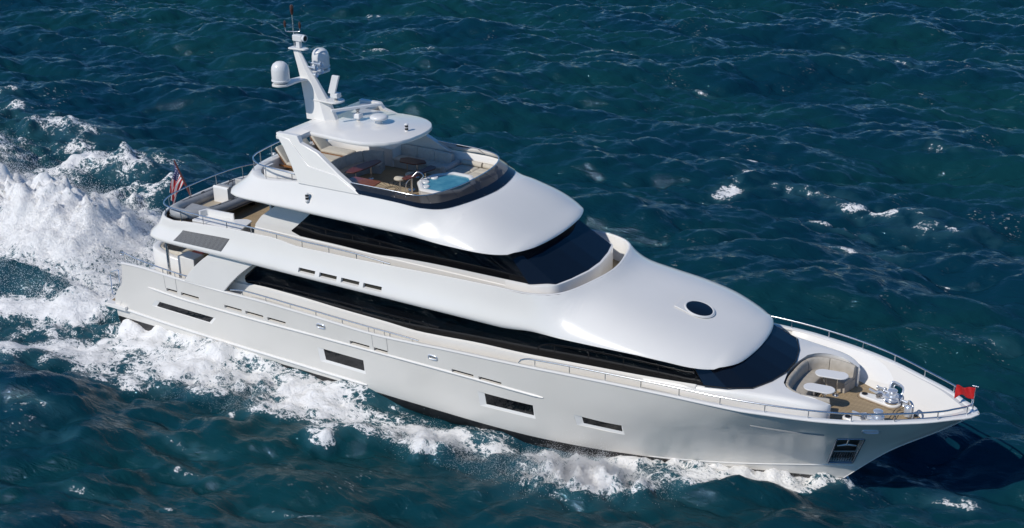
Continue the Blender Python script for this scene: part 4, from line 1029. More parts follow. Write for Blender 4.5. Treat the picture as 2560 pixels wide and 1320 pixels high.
for x0, x1 in ((-1.0, .12), (.16, .92)):
    MB().tube([(x0, .72, .60), (x0+.03, .72, .60), (x1-.03, .70-.08*(x1 > .5), .60), (x1, .70-.08*(x1 > .5), .60)], [.06, .13, .13, .06], 12).build("bolster", BEIGE, t, angle=60)
table("long_bar_table", "narrow curved mahogany table in front of the grey curved settee", [(6.02, -1.06), (6.46, -.95), (6.58, -.2), (6.62, .55), (6.55, 1.05), (6.2, 1.12), (6.0, .55), (5.9, -.2)], 9.20, [(6.15, -.45), (6.27, .55)], FD, MAHOG, lr=.04)
table("hexagon_table", "six sided mahogany table before the port side settee", [(7.0, 1.88), (7.28, 1.40), (8.1, 1.38), (8.48, 1.85), (8.2, 2.12), (7.3, 2.14)], 9.18, [(7.45, 1.78), (8.0, 1.78)], FD, MAHOG)
table("tub_side_bar", "curved mahogany bar top beside the hot tub", [(9.0, -.86), (9.32, -.92), (9.42, -.45), (9.45, .2), (9.6, .95), (9.45, 1.2), (9.12, 1.25), (9.08, .5), (9.02, -.2)], 9.36, [(9.22, -.4), (9.28, .6)], FD, MAHOG, lr=.04)
table("coaming_counter", "orange brown mahogany counter by the starboard wind screen", [(6.55, -1.95), (8.25, -1.85), (8.15, -1.18), (6.75, -1.22)], 9.16, [(7.0, -1.55), (7.8, -1.5)], FD, OAKB, group=None)
def stool(x, y, label):
    t = thing("bar_stool", label, "stool", "bar stools by the hot tub", (x, y, FD))
    MB().lathe([(.001, .66), (.20, .66), (.25, .69), (.26, .73), (.24, .77), (.15, .795), (.001, .80)], n=22).build("seat", BEIGE, t, angle=60)
    MB().tube([(0, 0, .02), (0, 0, .67)], .035, 10).build("post", STEEL, t, angle=60)
    MB().lathe([(.001, 0), (.19, 0), (.18, .025), (.05, .045)], n=20).build("foot", STEEL, t, angle=50)
    return t
stool(8.66, -.52, "cream topped bar stool nearest the starboard wind screen")
stool(8.78, .18, "cream topped bar stool half hidden behind the mahogany bar top")
# sink cabinet
t = thing("wet_bar", "white wet bar cabinet under the hardtop at the port side", "cabinet", None, (5.5, 2.75, FD))
m = MB(); m.box(-.65, .75, -.42, .45, 0, .92); m.build("cabinet", TAUPE if False else CAPW, t, bevel=.04)
MB().box(-.60, .70, -.434, -.424, .06, .86).build("door_panel", mat("bar_front", (.60, .59, .57), .5), t)
MB().box(-.3, .35, -.25, .25, .925, .94).build("counter_plate", STEEL, t)
# hot tub
t = thing("hot_tub", "white octagonal hot tub full of turquoise water on the top deck", "hot tub", None, (10.78, .03, FD))
def octo(rx, ry, z): return [(rx*math.cos(math.radians(22.5+45*k)), ry*math.sin(math.radians(22.5+45*k)), z) for k in range(8)]
def octr(rx, ry, z, r=.12): return [tuple(p) for p in fillet(octo(rx, ry, z), r, 3, True)]
m = MB(); m.grid([octr(1.22, 1.40, 0), octr(1.24, 1.42, .60), octr(1.29, 1.48, .68), octr(1.27, 1.46, .74), octr(1.21, 1.39, .765), octr(1.11, 1.28, .765), octr(1.06, 1.22, .74), octr(1.04, 1.20, .2), octr(.3, .3, .18)], closed_u=True); m.f.append(tuple(range(len(m.v)-32, len(m.v)))); m.build("shell", CAPW, t, angle=45)
WTUB = noisy(mat("tub_water", (.06, .24, .33), .05), (.05, .22, .31), (.10, .31, .40), 2.2, 3, bump=.25, bscale=7)
m = MB(); r = octr(1.052, 1.212, .69); m.add(r, [tuple(range(len(r)))]); m.build("water", WTUB, t)
for a_ in (200, 235, 160):
    MB().lathe([(.001, .745), (.15, .745), (.18, .71), (.19, .6), (.001, .6)], (1.0*math.cos(math.radians(a_))*.92, 1.1*math.sin(math.radians(a_))*.92, 0), 14).build("corner_seat", CAPW, t, angle=50)
t = thing("tub_handrail", "bent steel grab rail at the steps of the hot tub", "handrail", None, (9.3, -.35, FD))
MB().tube(fillet([(-.20, -.35, 0), (-.20, -.35, .62), (.22, .05, 1.16), (.50, .12, .95), (.32, .0, .74)], .16, 6), .024, 8).build("tube", STEEL, t, angle=60)
MB().lathe([(.001, 0), (.09, 0), (.08, .02), (.03, .03)], (-.20, -.35, 0), 14).build("flange", STEEL, t)
# star inlay in the teak
mx_, my_, mz_ = 7.95, -.18, FD+.004
MB().lathe([(.001, .0), (1.0, .0), (1.0, .003), (.001, .003)], (mx_, my_, mz_), 40).build("deck_inlay", mat("pale_teak", (.46, .37, .25), .6), Y)
m = MB()
for r0 in (.30, .20): m.tube([(mx_+r0*math.cos(2*math.pi*k/40), my_+r0*math.sin(2*math.pi*k/40), mz_+.002) for k in range(40)], .020, 4, closed=True)
for k in range(24):
    a_ = 2*math.pi*k/24; m.tube([(mx_+.34*math.cos(a_), my_+.34*math.sin(a_), mz_+.004), (mx_+1.0*math.cos(a_), my_+1.0*math.sin(a_), mz_+.004)], [.010, .016], 4)
m.build("inlay_lines", BLACKP, Y)
# loungers
def lounger():
    t = thing("sun_lounger", "teak sun lounger with beige cushion and raised back, port side of the aft top deck", "sun lounger", "sun loungers on the aft top deck", (2.75, 1.82, FD))
    f = MB()
    for s in (-1, 1): f.box(-1.1, 1.35, s*.36-.025, s*.36+.025, .26, .34)
    f.box(-1.1, -1.04, -.36, .36, .26, .34); f.box(1.29, 1.35, -.36, .36, .26, .34)
    for k in range(9): f.box(-.3+.18*k, -.2+.18*k, -.34, .34, .335, .35)
    f.build("frame", TEAKF, t)
    for x in (-.95, 1.2):
        for s in (-1, 1): MB().box(x-.03, x+.03, s*.33-.03, s*.33+.03, 0, .27).build("leg", TEAKF, t)
    MB().box(-.9, .0, -.34, .34, -.02, .02).xf(Matrix.Translation((-.35, 0, .36)) @ Matrix.Rotation(math.radians(50), 4, 'Y') @ Matrix.Translation((-.0, 0, 0))).build("backboard", TEAKF, t)
    m = MB(); m.cushion([(p.x, p.y, .355) for p in fillet([(-.32, -.35, 0), (1.33, -.35, 0), (1.33, .35, 0), (-.32, .35, 0)], .06, 3, True)], .13, .05); m.build("seat_cushion", BEIGE, t, angle=50)
    m = MB(); m.cushion([(p.x, p.y, .02) for p in fillet([(-.92, -.35, 0), (.02, -.35, 0), (.02, .35, 0), (-.92, .35, 0)], .06, 3, True)], .13, .05)
    m.xf(Matrix.Translation((-.33, 0, .38)) @ Matrix.Rotation(math.radians(50), 4, 'Y')); m.build("back_cushion", BEIGE, t, angle=50)
    return t
l1 = lounger(); l1.location = (2.75, 2.02, FD)
l2 = copy_tree(l1, "middle sun lounger of the three, partly behind the starboard arch leg"); l2.location = (2.75, .92, FD)
l3 = copy_tree(l1, "starboard sun lounger seen between the arch leg and the aft rail"); l3.location = (2.62, -.35, FD)
# stairwell guard on the aft top deck
m = MB(); m.prism([(2.85, -2.82), (5.05, -2.82), (5.05, -2.70), (2.98, -2.70), (2.98, -2.25), (2.85, -2.25)], FD, FD+1.0); m.build("stairwell_guard", GEL, Y, bevel=.03)
# --- boat deck: tender lying across, counter, helm seats
t = thing("tender", "grey inflatable tender with a white console lying across the boat deck", "dinghy", None, (-2.2, -.4, BD))
def tubepath(s):  # U shaped sponson: bow towards starboard (-y)
    return [(s*.92, 2.75, .62), (s*.95, 1.6, .60), (s*.96, .3, .61), (s*.95, -1.0, .64), (s*.86, -1.9, .70), (s*.60, -2.55, .77), (s*.25, -2.86, .81), (0, -2.92, .82)]
P = resample(tubepath(-1)+tubepath(1)[::-1][1:], 70)
R = [.27]*70; R[0] = R[-1] = .08; R[1] = R[-2] = .17; R[2] = R[-3] = .23
MB().tube(P, R, 16).build("inflatable_tube", HYPALON, t, angle=60)
Pr = [p+Vector((.0, 0, .0))+Vector(((p.x/.96)*.25, 0, -.10)) if abs(p.x) > .5 else p+Vector((p.x*.3, -.25, -.1)) for p in P[3:-3]]
MB().tube(Pr, .045, 6).build("rub_strake", HYPDARK, t, angle=60)
for s in (-1, 1):
    Pp = [p+Vector((0, 0, .255)) for p in P if p.x*s > .5 and p.y > -1.9 and p.y < 2.3]
    if len(Pp) > 3:
        m = MB(); m.grid([[q+Vector((-.13, 0, -.022)), q+Vector((-.05, 0, .012)), q+Vector((.05, 0, .012)), q+Vector((.13, 0, -.022))] for q in Pp]); m.build("top_patch", HYPDARK, t, angle=60)
    for y in (-1.2, -.3, .7, 1.7): MB().tube(fillet([(s*.96, y-.12, .87), (s*.96, y-.08, .93), (s*.96, y+.08, .93), (s*.96, y+.12, .87)], .03, 3), .02, 6).build("grab_handle", HYPDARK, t, angle=60)
m = MB(); m.grid([[(x*sc, y, z) for x, z in ((-.72, .48), (-.5, .30), (0, .12), (.5, .30), (.72, .48))] for y, sc in ((2.6, 1), (0, 1), (-1.6, .9), (-2.4, .45), (-2.75, .1))]); m.build("keel_hull", HYPALON, t, angle=60)
m = MB(); m.add([(-.72, 2.55, .46), (.72, 2.55, .46), (.74, -1.5, .46), (.5, -2.2, .47), (-.5, -2.2, .47), (-.74, -1.5, .46)], [tuple(range(6))]); m.build("floor", TENDERIN, t)
m = MB(); m.prism([(-.70, -1.35), (.70, -1.35), (.45, -2.25), (-.45, -2.25)], .46, .74); m.build("bow_locker", HYPALON, t, bevel=.04)
m = MB(); m.prism([(-.1, .0), (.62, .0), (.60, .62), (.30, .78), (.10, .78)], -.42, .42, axis='x'); m.xf(Matrix.Translation((-.05, .05, .48))); m.build("console", GREYB, t, bevel=.05)
m = MB(); m.grid([[(x, -.10+.05*math.cos(x*2.2), z) for x in (-.46, -.3, 0, .3, .46)] for z in (.46, .8, 1.15, 1.24)]+[[(x, .0, 1.28) for x in (-.46, -.3, 0, .3, .46)]]); m.build("console_cover", CAPW, t, angle=60)
m = MB(); m.box(-.42, .36, .95, 1.45, .46, .86); m.build("helm_seat", GREYC, t, bevel=.06); m = MB(); m.box(-.42, .36, 1.42, 1.58, .86, 1.18); m.build("seat_back", GREYC, t, bevel=.06)
MB().box(-.70, .70, 2.2, 2.5, .46, .80).build("stern_seat", GREYC, t, bevel=.05)
MB().lathe([(.15, -.02), (.17, 0), (.15, .02)], n=16).xf(Matrix.Translation((-.05, .72, 1.16)) @ Matrix.Rotation(math.radians(55), 4, 'X')).build("steering_wheel", BLACKP, t)
for y in (-1.3, 1.4): MB().box(-.75, .75, y-.08, y+.08, 0, .30).build("chock", BLACKP, t)
t = thing("boat_deck_counter", "white sideboard along the starboard boat deck rail with an upstand panel", "counter", None, (.35, -3.15, BD))
m = MB(); m.prism([(-1.5, -.42), (1.35, -.30), (1.0, .78), (.68, .86), (.45, .72), (.1, .48), (-1.45, .42)], .0, .74); m.build("cabinet", GREYC, t)
m = MB(); m.prism([(p.x, p.y) for p in fillet([(-1.55, -.44, 0), (1.38, -.32, 0), (1.06, .86, 0), (.68, .92, 0), (.42, .76, 0), (.1, .52, 0), (-1.5, .46, 0)], .12, 4, True)], .742, .80); m.build("worktop", CAPW, t, bevel=.02)
m = MB(); m.prism([(p.x, p.y) for p in fillet([(-1.42, .02, 0), (-1.30, .40, 0), (.22, .52, 0), (.20, .62, 0), (-1.42, .52, 0), (-1.55, .06, 0)], .08, 3, True)], .80, 1.08); m.build("upstand", CAPW, t, bevel=.03)
# --- bow: U settee and two oval tables
sofa("bow_settee", "taupe horseshoe settee sunk into the foredeck ahead of the windshield", [(29.0, -1.66), (28.4, -1.80), (27.8, -1.80), (27.3, -1.55), (27.02, -1.05), (26.95, 0), (27.02, 1.05), (27.3, 1.55), (27.8, 1.80), (28.4, 1.80), (29.0, 1.66)], .84, BW, .52, .99, 6, BOWT, BOWT, flip=-1)
def ovalt(cx, cy, lx, ly, skew): return [(cx+(lx-ly)*sx+ly*math.cos(a_), cy+ly*math.sin(a_)+skew*sx) for sx, rng in ((1, range(-80, 81, 16)), (-1, range(100, 261, 16))) for a_ in [math.radians(q) for q in rng]]
table("oval_table", "white oval pedestal table nearer the starboard rail on the foredeck", ovalt(28.30, -.78, .60, .32, .04), 4.10, [(28.12, -.82), (28.52, -.74)], BW, CAPW, r=.01, group="oval tables on the foredeck")
table("oval_table", "white oval pedestal table nearer the port bulwark on the foredeck", ovalt(28.34, .58, .64, .33, .06), 4.10, [(28.12, .56), (28.55, .62)], BW, CAPW, r=.01, group="oval tables on the foredeck")
# --- cockpit table
table("cockpit_table", "mahogany cockpit table inside the aft coaming", [(-4.6, -1.1), (-3.9, -1.1), (-3.9, 1.1), (-4.6, 1.1)], 3.0, [(-4.25, -.5), (-4.25, .5)], 2.25, MAHOG)

# ------------------------------------------------------------------ flags
FB = pchip([0, 1], [0, 1])
def flag_mesh(org, ux, uz, w, h, nw, nh, fold, colors):
    """cloth sheet of nw x nh faces; colors(i,j)->material index"""
    v = []; f = []; ci = []
    for j in range(nh+1):
        for i in range(nw+1):
            p = Vector(org)+ux*(w*i/nw)+uz*(h*j/nh)+fold(i/nw, j/nh); v.append(tuple(p))
    for j in range(nh):
        for i in range(nw):
            a_ = j*(nw+1)+i; f.append((a_, a_+1, a_+nw+2, a_+nw+1)); ci.append(colors(i, j))
    return v, f, ci
FRED = mat("flag_red", (.42, .012, .02), .75); FWHITE = mat("flag_white", (.75, .74, .73), .75); FBLUE = mat("flag_blue", (.015, .022, .12), .75); BRED = mat("pennant_red", (.42, .004, .006), .75)
t = thing("ensign_staff", "varnished wooden staff with the stars and stripes at the stern rail", "flag", None, (-4.55, 0, 5.75))
MB().tube([(0.08, 0, -.35), (-1.05, 0, 1.80)], [.075, .045], 10).build("staff", mat("varnished_wood", (.11, .025, .012), .15, coat=.7), t, angle=60)
MB().lathe([(.001, 0), (.06, .01), (.06, .05), (.001, .08)], (-1.07, 0, 1.80), 10).build("truck", CHROME, t)
sx = Vector((-.05, -.05, -1.0)).normalized(); up = Vector((1.0, .0, 0)).normalized()
top = Vector((-1.03, 0, 1.72)); bot = Vector((-.50, 0, .74))
# the flag hangs: hoist runs down the staff, fly droops downwards in folds
nw, nh = 38, 26
def fpos(u, v):
    """u along the fly 0..1, v along hoist 0 (top) ..1"""
    h_ = top.lerp(bot, v)
    drop = Vector((-.34*u-.16*v*u, -.10*u, -1.50*u))
    gather = Vector((top.x-.06, 0, 0))-Vector((h_.x, 0, 0))
    p = h_+drop+gather*(.80*min(1, u*1.6))*(1-.30*u)
    w = math.sin(v*15+u*3.0)*.075*min(1, u*3)
    return p+Vector((w*.35, w*1.3, 0))
v = [tuple(fpos(i/nw, j/nh)) for j in range(nh+1) for i in range(nw+1)]
faces = [(j*(nw+1)+i, j*(nw+1)+i+1, (j+1)*(nw+1)+i+1, (j+1)*(nw+1)+i) for j in range(nh) for i in range(nw)]
me = bpy.data.meshes.new("ensign"); me.from_pydata(v, [], faces)
for q in (FRED, FWHITE, FBLUE): me.materials.append(q)
cols = []
for j in range(nh):
    for i in range(nw):
        stripe = (j*13)//nh
        if i < nw*.42 and stripe < 7: cols.append(1 if (i % 3 == 1 and j % 3 == 1 and ((i//3+j//3) % 2 == 0 or True)) else 2)
        else: cols.append(0 if stripe % 2 == 0 else 1)
me.polygons.foreach_set('material_index', cols); me.polygons.foreach_set('use_smooth', [True]*len(cols))
o = bpy.data.objects.new("ensign", me); COL.objects.link(o); o.parent = t
md = o.modifiers.new("thick", 'SOLIDIFY'); md.thickness = .006
t = thing("bow_pennant_staff", "short steel jackstaff with a red pennant at the bow tip", "flag", None, (33.84, 0, 4.24))
MB().tube([(0, 0, 0), (.02, 0, 1.02)], .024, 8).build("staff", STEEL, t, angle=60)
MB().box(-.12, .12, -.03, .03, 1.02, 1.06).build("staff_cap", STEEL, t, bevel=.01)
MB().lathe([(.001, 0), (.10, .0), (.03, .10), (.001, .1)], n=12).build("staff_foot", CHROME, t)
nw, nh = 24, 12
def ppos(u, v): return Vector((.0-.74*u-.02*math.sin(u*7+v*3), .13*math.sin(u*8+v*2.4)*min(1, u*2)+.30*u, .98-.46*v*(1-.10*math.sin(3*u))-.26*u-.025*math.sin(u*7+v)))
v = [tuple(ppos(i/nw, j/nh)) for j in range(nh+1) for i in range(nw+1)]
faces = [(j*(nw+1)+i, j*(nw+1)+i+1, (j+1)*(nw+1)+i+1, (j+1)*(nw+1)+i) for j in range(nh) for i in range(nw)]
me = bpy.data.meshes.new("pennant"); me.from_pydata(v, [], faces); me.materials.append(BRED); me.polygons.foreach_set('use_smooth', [True]*len(faces))
o = bpy.data.objects.new("pennant", me); COL.objects.link(o); o.parent = t
md = o.modifiers.new("thick", 'SOLIDIFY'); md.thickness = .006
# ------------------------------------------------------------------ the sea: spectral waves, wake and foam on one fine sheet
NS = 1152; LS = 212.0; X0, Y0 = -116.0, -54.0; Z0 = -0.42
rs = np.random.RandomState(11)
kx = 2*np.pi*np.fft.fftfreq(NS, LS/NS); KX, KY = np.meshgrid(kx, kx, indexing='ij'); KK = np.sqrt(KX**2+KY**2); KK[0, 0] = 1
def spec(lpeak, lmin, wdir, spread, seed, tail=-2.0):
    r = np.random.RandomState(seed)
    kp = 2*np.pi/lpeak
    S = KK**(-4)*np.exp(-1.25*(kp/KK)**2)*KK**(tail+2.0)
    th = np.arctan2(KY, KX)-wdir
    D = np.abs(np.cos(th/1.0))**spread*(np.cos(th) > -0.05)+.02
    S = S*D*np.exp(-(KK*lmin/(2*np.pi))**2); S[0, 0] = 0
    return (r.normal(size=(NS, NS))+1j*r.normal(size=(NS, NS)))*np.sqrt(S)
def realize(Hk, chop):
    h = np.fft.ifft2(Hk).real; sd = h.std()
    dx = np.fft.ifft2(-1j*KX/KK*Hk).real/sd*chop; dy = np.fft.ifft2(-1j*KY/KK*Hk).real/sd*chop
    return h/sd, dx, dy
def field(l0, l1, seed, tail=1.0):
    r = np.random.RandomState(seed); W = np.fft.fft2(r.normal(size=(NS, NS)))
    f = np.fft.ifft2(W*KK**(-tail)*np.exp(-(KK*l0/(2*np.pi))**2)*(1-np.exp(-(KK*l1/(2*np.pi))**2))).real
    return f/f.std()
ax = X0+LS*np.arange(NS)/NS; ay = Y0+LS*np.arange(NS)/NS
GX, GY = np.meshgrid(ax, ay, indexing='ij')
h1, dx1, dy1 = realize(spec(20.0, .8, math.radians(-80), 3.5, 3), 1.0)
h2, dx2, dy2 = realize(spec(4.6, .42, math.radians(-66), 3.0, 5), 1.0)
A1, A2 = .42, .135
Hs = A1*h1+A2*h2; DX = A1*.62*dx1+A2*.4*dx2; DY = A1*.62*dy1+A2*.4*dy2
gx = np.gradient(DX, LS/NS, axis=0); gy = np.gradient(DY, LS/NS, axis=1); gxy = np.gradient(DX, LS/NS, axis=1)
J = (1+gx)*(1+gy)-gxy**2
n_big = field(2.2, 9, 21); n_mid = field(.9, 3.5, 22); n_sml = field(.42, 1.3, 23); n_huge = field(7, 30, 24)
def ss(a, b, x):
    t = np.clip((x-a)/(b-a), 0, 1); return t*t*(3-2*t)
def pi(xs, ys): return lambda x: np.interp(x, xs, ys)
bw = pi([-8, -7.25, -1, 9.4, 14, 16.4, 19, 21.66, 25.5, 28, 29.3, 30], [3.3, 3.38, 3.42, 3.46, 3.48, 3.40, 3.08, 2.48, 1.35, .5, .05, 0])
yo_s = pi([-100, -60, -30, -20, -9.5, -6, -3.2, 0, 1.7, 6, 11, 15.3, 18, 20.7, 22.5, 24, 25.9, 28, 29.6], [27, 21, 14.5, 12, 10.3, 10.0, 9.6, 8.6, 8.2, 7.8, 7.4, 6.4, 6.6, 7.0, 6.2, 4.6, 3.2, 2.0, .9])
yo_p = pi([-100, -45, -32, -21, -14, -8, 0, 8, 15, 20, 24, 26, 29.6], [30, 22, 19, 14.5, 10, 7.6, 6.8, 6.6, 5.6, 6.2, 3.6, 2.0, .3])
wob = .55*n_big+.25*n_mid
foam = np.zeros_like(GX); Zw = np.zeros_like(GX)
for s, yo in ((-1, yo_s), (1, yo_p)):
    yy = GY*s; b = bw(GX); o = yo(GX)+wob*np.clip((30-GX)/12, .25, 1)*.9
    d = yy-b; w = np.maximum(o-b, .2); u = d/w
    inx = (GX < 29.9)*(d > -1.5)
    core = ss(1.02, .80, u)*ss(-.4, .1, d)
    # dark trough against the hull amidships
    gap = 1-.42*ss(1.3, .2, d)*ss(4.5, 8, GX)*ss(22.5, 18.5, GX)
    dens = .98+.20*n_big+.10*n_mid
    fo = core*gap*dens*(1-.30*ss(.40, .95, u)*ss(24, 18, GX))*ss(-75, -25, GX)*inx
    if s == 1: fo *= np.where(GX < -4, .62+.12*n_big, .95)
    foam = np.maximum(foam, fo)
    ridge = np.exp(-((u-.80)/.17)**2)*ss(-40, -8, GX)*ss(29.8, 25, GX)*inx
    Zw += ridge*(.34+.16*n_big)
    plume = np.exp(-((GX-20.3)/2.9)**2-((d-2.6)/1.7)**2)+.55*np.exp(-((GX-13.5)/2.2)**2-((d-2.4)/.9)**2)+.5*np.exp(-((GX-3.0)/3.5)**2-((d-2.4)/1.2)**2)
    Zw += plume*(.62+.28*n_mid+.2*n_sml); foam = np.maximum(foam, plume*1.15*inx)
    lap = np.exp(-(np.maximum(d, 0)/1.3)**2)*ss(7, 1, GX)*ss(-14, -9.5, GX)*inx
    Zw += lap*(.56+.12*n_mid); foam = np.maximum(foam, lap*.98)
    bowr = np.exp(-(d/.75)**2)*ss(30.0, 29.0, GX)*ss(21, 24, GX)
    Zw += bowr*(.38+.10*n_sml); foam = np.maximum(foam, bowr*.95)
    # streaky lace trailing inside the port wake edge
aft = ss(-5.5, -9.5, GX)
wash = np.exp(-(GY/5.2)**4)*aft
foam = np.maximum(foam, wash*.90)
yc = 1.4-.10*(GX+9)
mound = np.exp(-((GY-yc)/(3.2+.05*(-GX-9)))**2)*ss(-8.3, -15.5, GX)*ss(-70, -30, GX)
mz = mound*(2.45+.38*n_huge+.30*np.abs(n_big)+.30*np.abs(n_mid)+.20*np.abs(n_sml))
Zw += mz; foam = np.maximum(foam, np.clip(mound*2.6, 0, 1.38)+.16*n_mid*(mound > .2))
# second roller further astern, to port
r2 = np.exp(-((GY-11.5-.35*(-GX-36))/3.0)**2-((GX+38)/7)**2); Zw += r2*(.9+.25*np.abs(n_mid)+.25*np.abs(n_big)); foam = np.maximum(foam, r2*1.1)
# broken water in the port wake
pw = ss(0, 2.0, yo_p(GX)+.6*n_big-GY)*(.25+.75*ss(8.0, 4.0, yo_p(GX)-GY))*ss(3.5, 6, GY)*ss(-6, -12, GX)*ss(-60, -40, GX)
foam = np.maximum(foam, pw*(.52+.22*n_big)); Zw += pw*(.22*n_big+.12*n_mid)
p2 = np.exp(-((GX+24)/4.5)**2-((GY-15.2)/2.0)**2); Zw += p2*(.55+.15*n_mid); foam = np.maximum(foam, p2*.70)
p3 = np.exp(-((GX+36)/6)**2-((GY-18.5)/1.8)**2); Zw += p3*.7; foam = np.maximum(foam, p3*.78)
# stern quarter streaks on the starboard side
foam = np.where((GX < -7) & (GY < -2) & (GY > -yo_s(GX)), np.maximum(foam*(.80+.22*n_big), 0), foam)
# whitecaps out on the open water
caps = [(12.0, 29.8, .75, 1.3, 1.35), (10.4, 36.0, 1.7, .36, 1.4), (12.4, 33.4, 1.0, .6, .8), (11.6, 31.6, .5, .8, .8), (16.5, 32.2, 3.4, 1.0, .60), (21, 31.5, 3.6, 1.0, .68), (25.5, 30.9, 3.0, .9, .68), (19, 28.5, 3.5, .5, .58), (22, 24.3, 2.8, .5, .60),
        (-31, 50.8, 1.6, .8, .72), (-27, 52.3, 2.0, .6, .72), (-50, 45, 2.6, 1.2, .64), (-68, 40, 2.6, 1.0, .60), (18, 22.5, 1.4, .4, .60), (-12, 62, 2.2, .6, .6), (6, 84, 3.2, .7, .66), (9, 70, 2.2, .5, .6), (-30, 34, 1.8, .6, .58), (31, 16, 1.6, .5, .58), (33.6, .9, 1.3, .6, .68), (0, 52, 1.8, .6, .6), (12.5, 66, 2.2, .6, .6), (16.5, 55, 2.0, .6, .6), (-40, 62, 2.4, .7, .62), (22, 44, 2.2, .5, .58),
        (-1.5, -13, 2.4, .35, .54), (-4, -12, 2.6, .35, .54), (3.5, -15.5, 2.2, .3, .54), (8, -14.5, 2.6, .3, .54), (6, -12, 2.6, .3, .53), (12, -12.5, 2.8, .3, .52), (4, -10.5, 2.2, .3, .54)]
for cx, cy, rx, ry, a in caps:
    foam = np.maximum(foam, a*np.exp(-((GX-cx)/rx)**2-((GY-cy-.12*(GX-cx))/ry)**2)*np.clip(.85+.35*n_mid+.35*n_sml, .2, 1.25))
Hs = Hs+.75*np.exp(-((GX-13)/7)**2-((GY-33)/3.4)**2)
brk = np.clip((.60-J)/.30, 0, 1)*.80
foam = np.maximum(foam, brk*(n_huge > -.6))
calm = 1-.55*np.clip(foam, 0, 1)*ss(60, 30, np.abs(GX+5))
edge = ss(0, 9, GX-X0)*ss(0, 9, X0+LS-GX)*ss(0, 9, GY-Y0)*ss(0, 9, Y0+LS-GY)
fz = np.clip(foam-.25, 0, .8)
Z = Z0+edge*(Hs*calm+Zw+fz*(.06*n_mid+.055*n_sml))
under = (np.abs(GY) < bw(GX)-.25)*(GX > -7.0)*(GX < 29)
Z = np.where(under, np.minimum(Z, -.15), Z)
DXc, DYc = DX*edge*calm, DY*edge*calm
def numpy_mesh(name, co, quads, attrs, mt):
    me = bpy.data.meshes.new(name); nv = len(co); nf = len(quads); k = quads.shape[1]
    me.vertices.add(nv); me.vertices.foreach_set('co', co.astype(np.float32).ravel())
    me.loops.add(nf*k); me.loops.foreach_set('vertex_index', quads.astype(np.int32).ravel())
    me.polygons.add(nf); me.polygons.foreach_set('loop_start', np.arange(0, nf*k, k, dtype=np.int32))
    me.update(calc_edges=True)
    me.polygons.foreach_set('use_smooth', np.ones(nf, dtype=bool))
    for a, v in attrs.items():
        at = me.attributes.new(a, 'FLOAT', 'POINT'); at.data.foreach_set('value', v.astype(np.float32).ravel())
    me.materials.append(mt); me.update()
    o = bpy.data.objects.new(name, me); COL.objects.link(o); return o
# water + foam material
SEA = bpy.data.materials.new("sea_water"); SEA.use_nodes = True; sb = bsdf(SEA)
sb.inputs["Base Color"].default_value = (.0022, .027, .041, 1); sb.inputs["Roughness"].default_value = .045; sb.inputs["IOR"].default_value = 1.333; sb.inputs["Specular IOR Level"].default_value = .42; sb.inputs["Specular Tint"].default_value = (.42, .74, 1.0, 1)
geo = N(SEA, "ShaderNodeNewGeometry")
def tex(scale, detail, rough=.55, sx=1.0, sy=1.0, dist=0.0, ty="ShaderNodeTexNoise"):
    mp = N(SEA, "ShaderNodeMapping"); mp.inputs["Scale"].default_value = (sx, sy, 1); mp.inputs["Rotation"].default_value = (0, 0, math.radians(-7)); L(SEA, geo.outputs["Position"], mp.inputs[0])
    n = N(SEA, ty); n.inputs["Scale"].default_value = scale
    if ty == "ShaderNodeTexNoise": n.inputs["Detail"].default_value = detail; n.inputs["Roughness"].default_value = rough; n.inputs["Distortion"].default_value = dist
    L(SEA, mp.outputs[0], n.inputs["Vector"]); return n
def mth(op, a, b=None, c=None):
    n = N(SEA, "ShaderNodeMath", operation=op)
    for i, v in enumerate((a, b, c)):
        if v is None: continue
        if isinstance(v, (int, float)): n.inputs[i].default_value = v
        else: L(SEA, v, n.inputs[i])
    return n.outputs[0]
r1 = tex(.85, 8, .62, .50, 1.5, .35); r2_ = tex(2.6, 6, .6, .45, 1.4, .5)
r1.noise_type = 'RIDGED_MULTIFRACTAL'; r1.inputs["Gain"].default_value = 1.6; r1.inputs["Offset"].default_value = .9; r1.inputs["Detail"].default_value = 5
hgt = mth('MULTIPLY_ADD', r2_.outputs["Fac"], .62, mth('MULTIPLY', r1.outputs["Fac"], .20))
bmp = N(SEA, "ShaderNodeBump"); bmp.inputs["Strength"].default_value = .70; bmp.inputs["Distance"].default_value = .17; L(SEA, hgt, bmp.inputs["Height"]); L(SEA, bmp.outputs[0], sb.inputs["Normal"])
def mrng(v, a, b):
    n = N(SEA, "ShaderNodeMapRange", interpolation_type='SMOOTHSTEP'); L(SEA, v, n.inputs[0]); n.inputs[1].default_value = a; n.inputs[2].default_value = b; return n.outputs[0]
at = N(SEA, "ShaderNodeAttribute", attribute_name="foam")
f1 = tex(.75, 9, .68, .75, 1.15, .6); f2 = tex(3.6, 8, .70, .9, 1.1, .4)
wv = N(SEA, "ShaderNodeTexVoronoi", feature='DISTANCE_TO_EDGE'); wv.inputs["Scale"].default_value = 1.5
warp = N(SEA, "ShaderNodeVectorMath", operation='MULTIPLY_ADD'); L(SEA, f2.outputs["Color"], warp.inputs[0]); warp.inputs[1].default_value = (1.1, 1.1, 0); L(SEA, geo.outputs["Position"], warp.inputs[2])
mpw = N(SEA, "ShaderNodeMapping"); mpw.inputs["Scale"].default_value = (.7, 1.15, 0); L(SEA, warp.outputs[0], mpw.inputs[0]); L(SEA, mpw.outputs[0], wv.inputs["Vector"])
lace = N(SEA, "ShaderNodeMapRange"); L(SEA, wv.outputs["Distance"], lace.inputs[0]); lace.inputs[1].default_value = 0; lace.inputs[2].default_value = .17; lace.inputs[3].default_value = 1; lace.inputs[4].default_value = 0
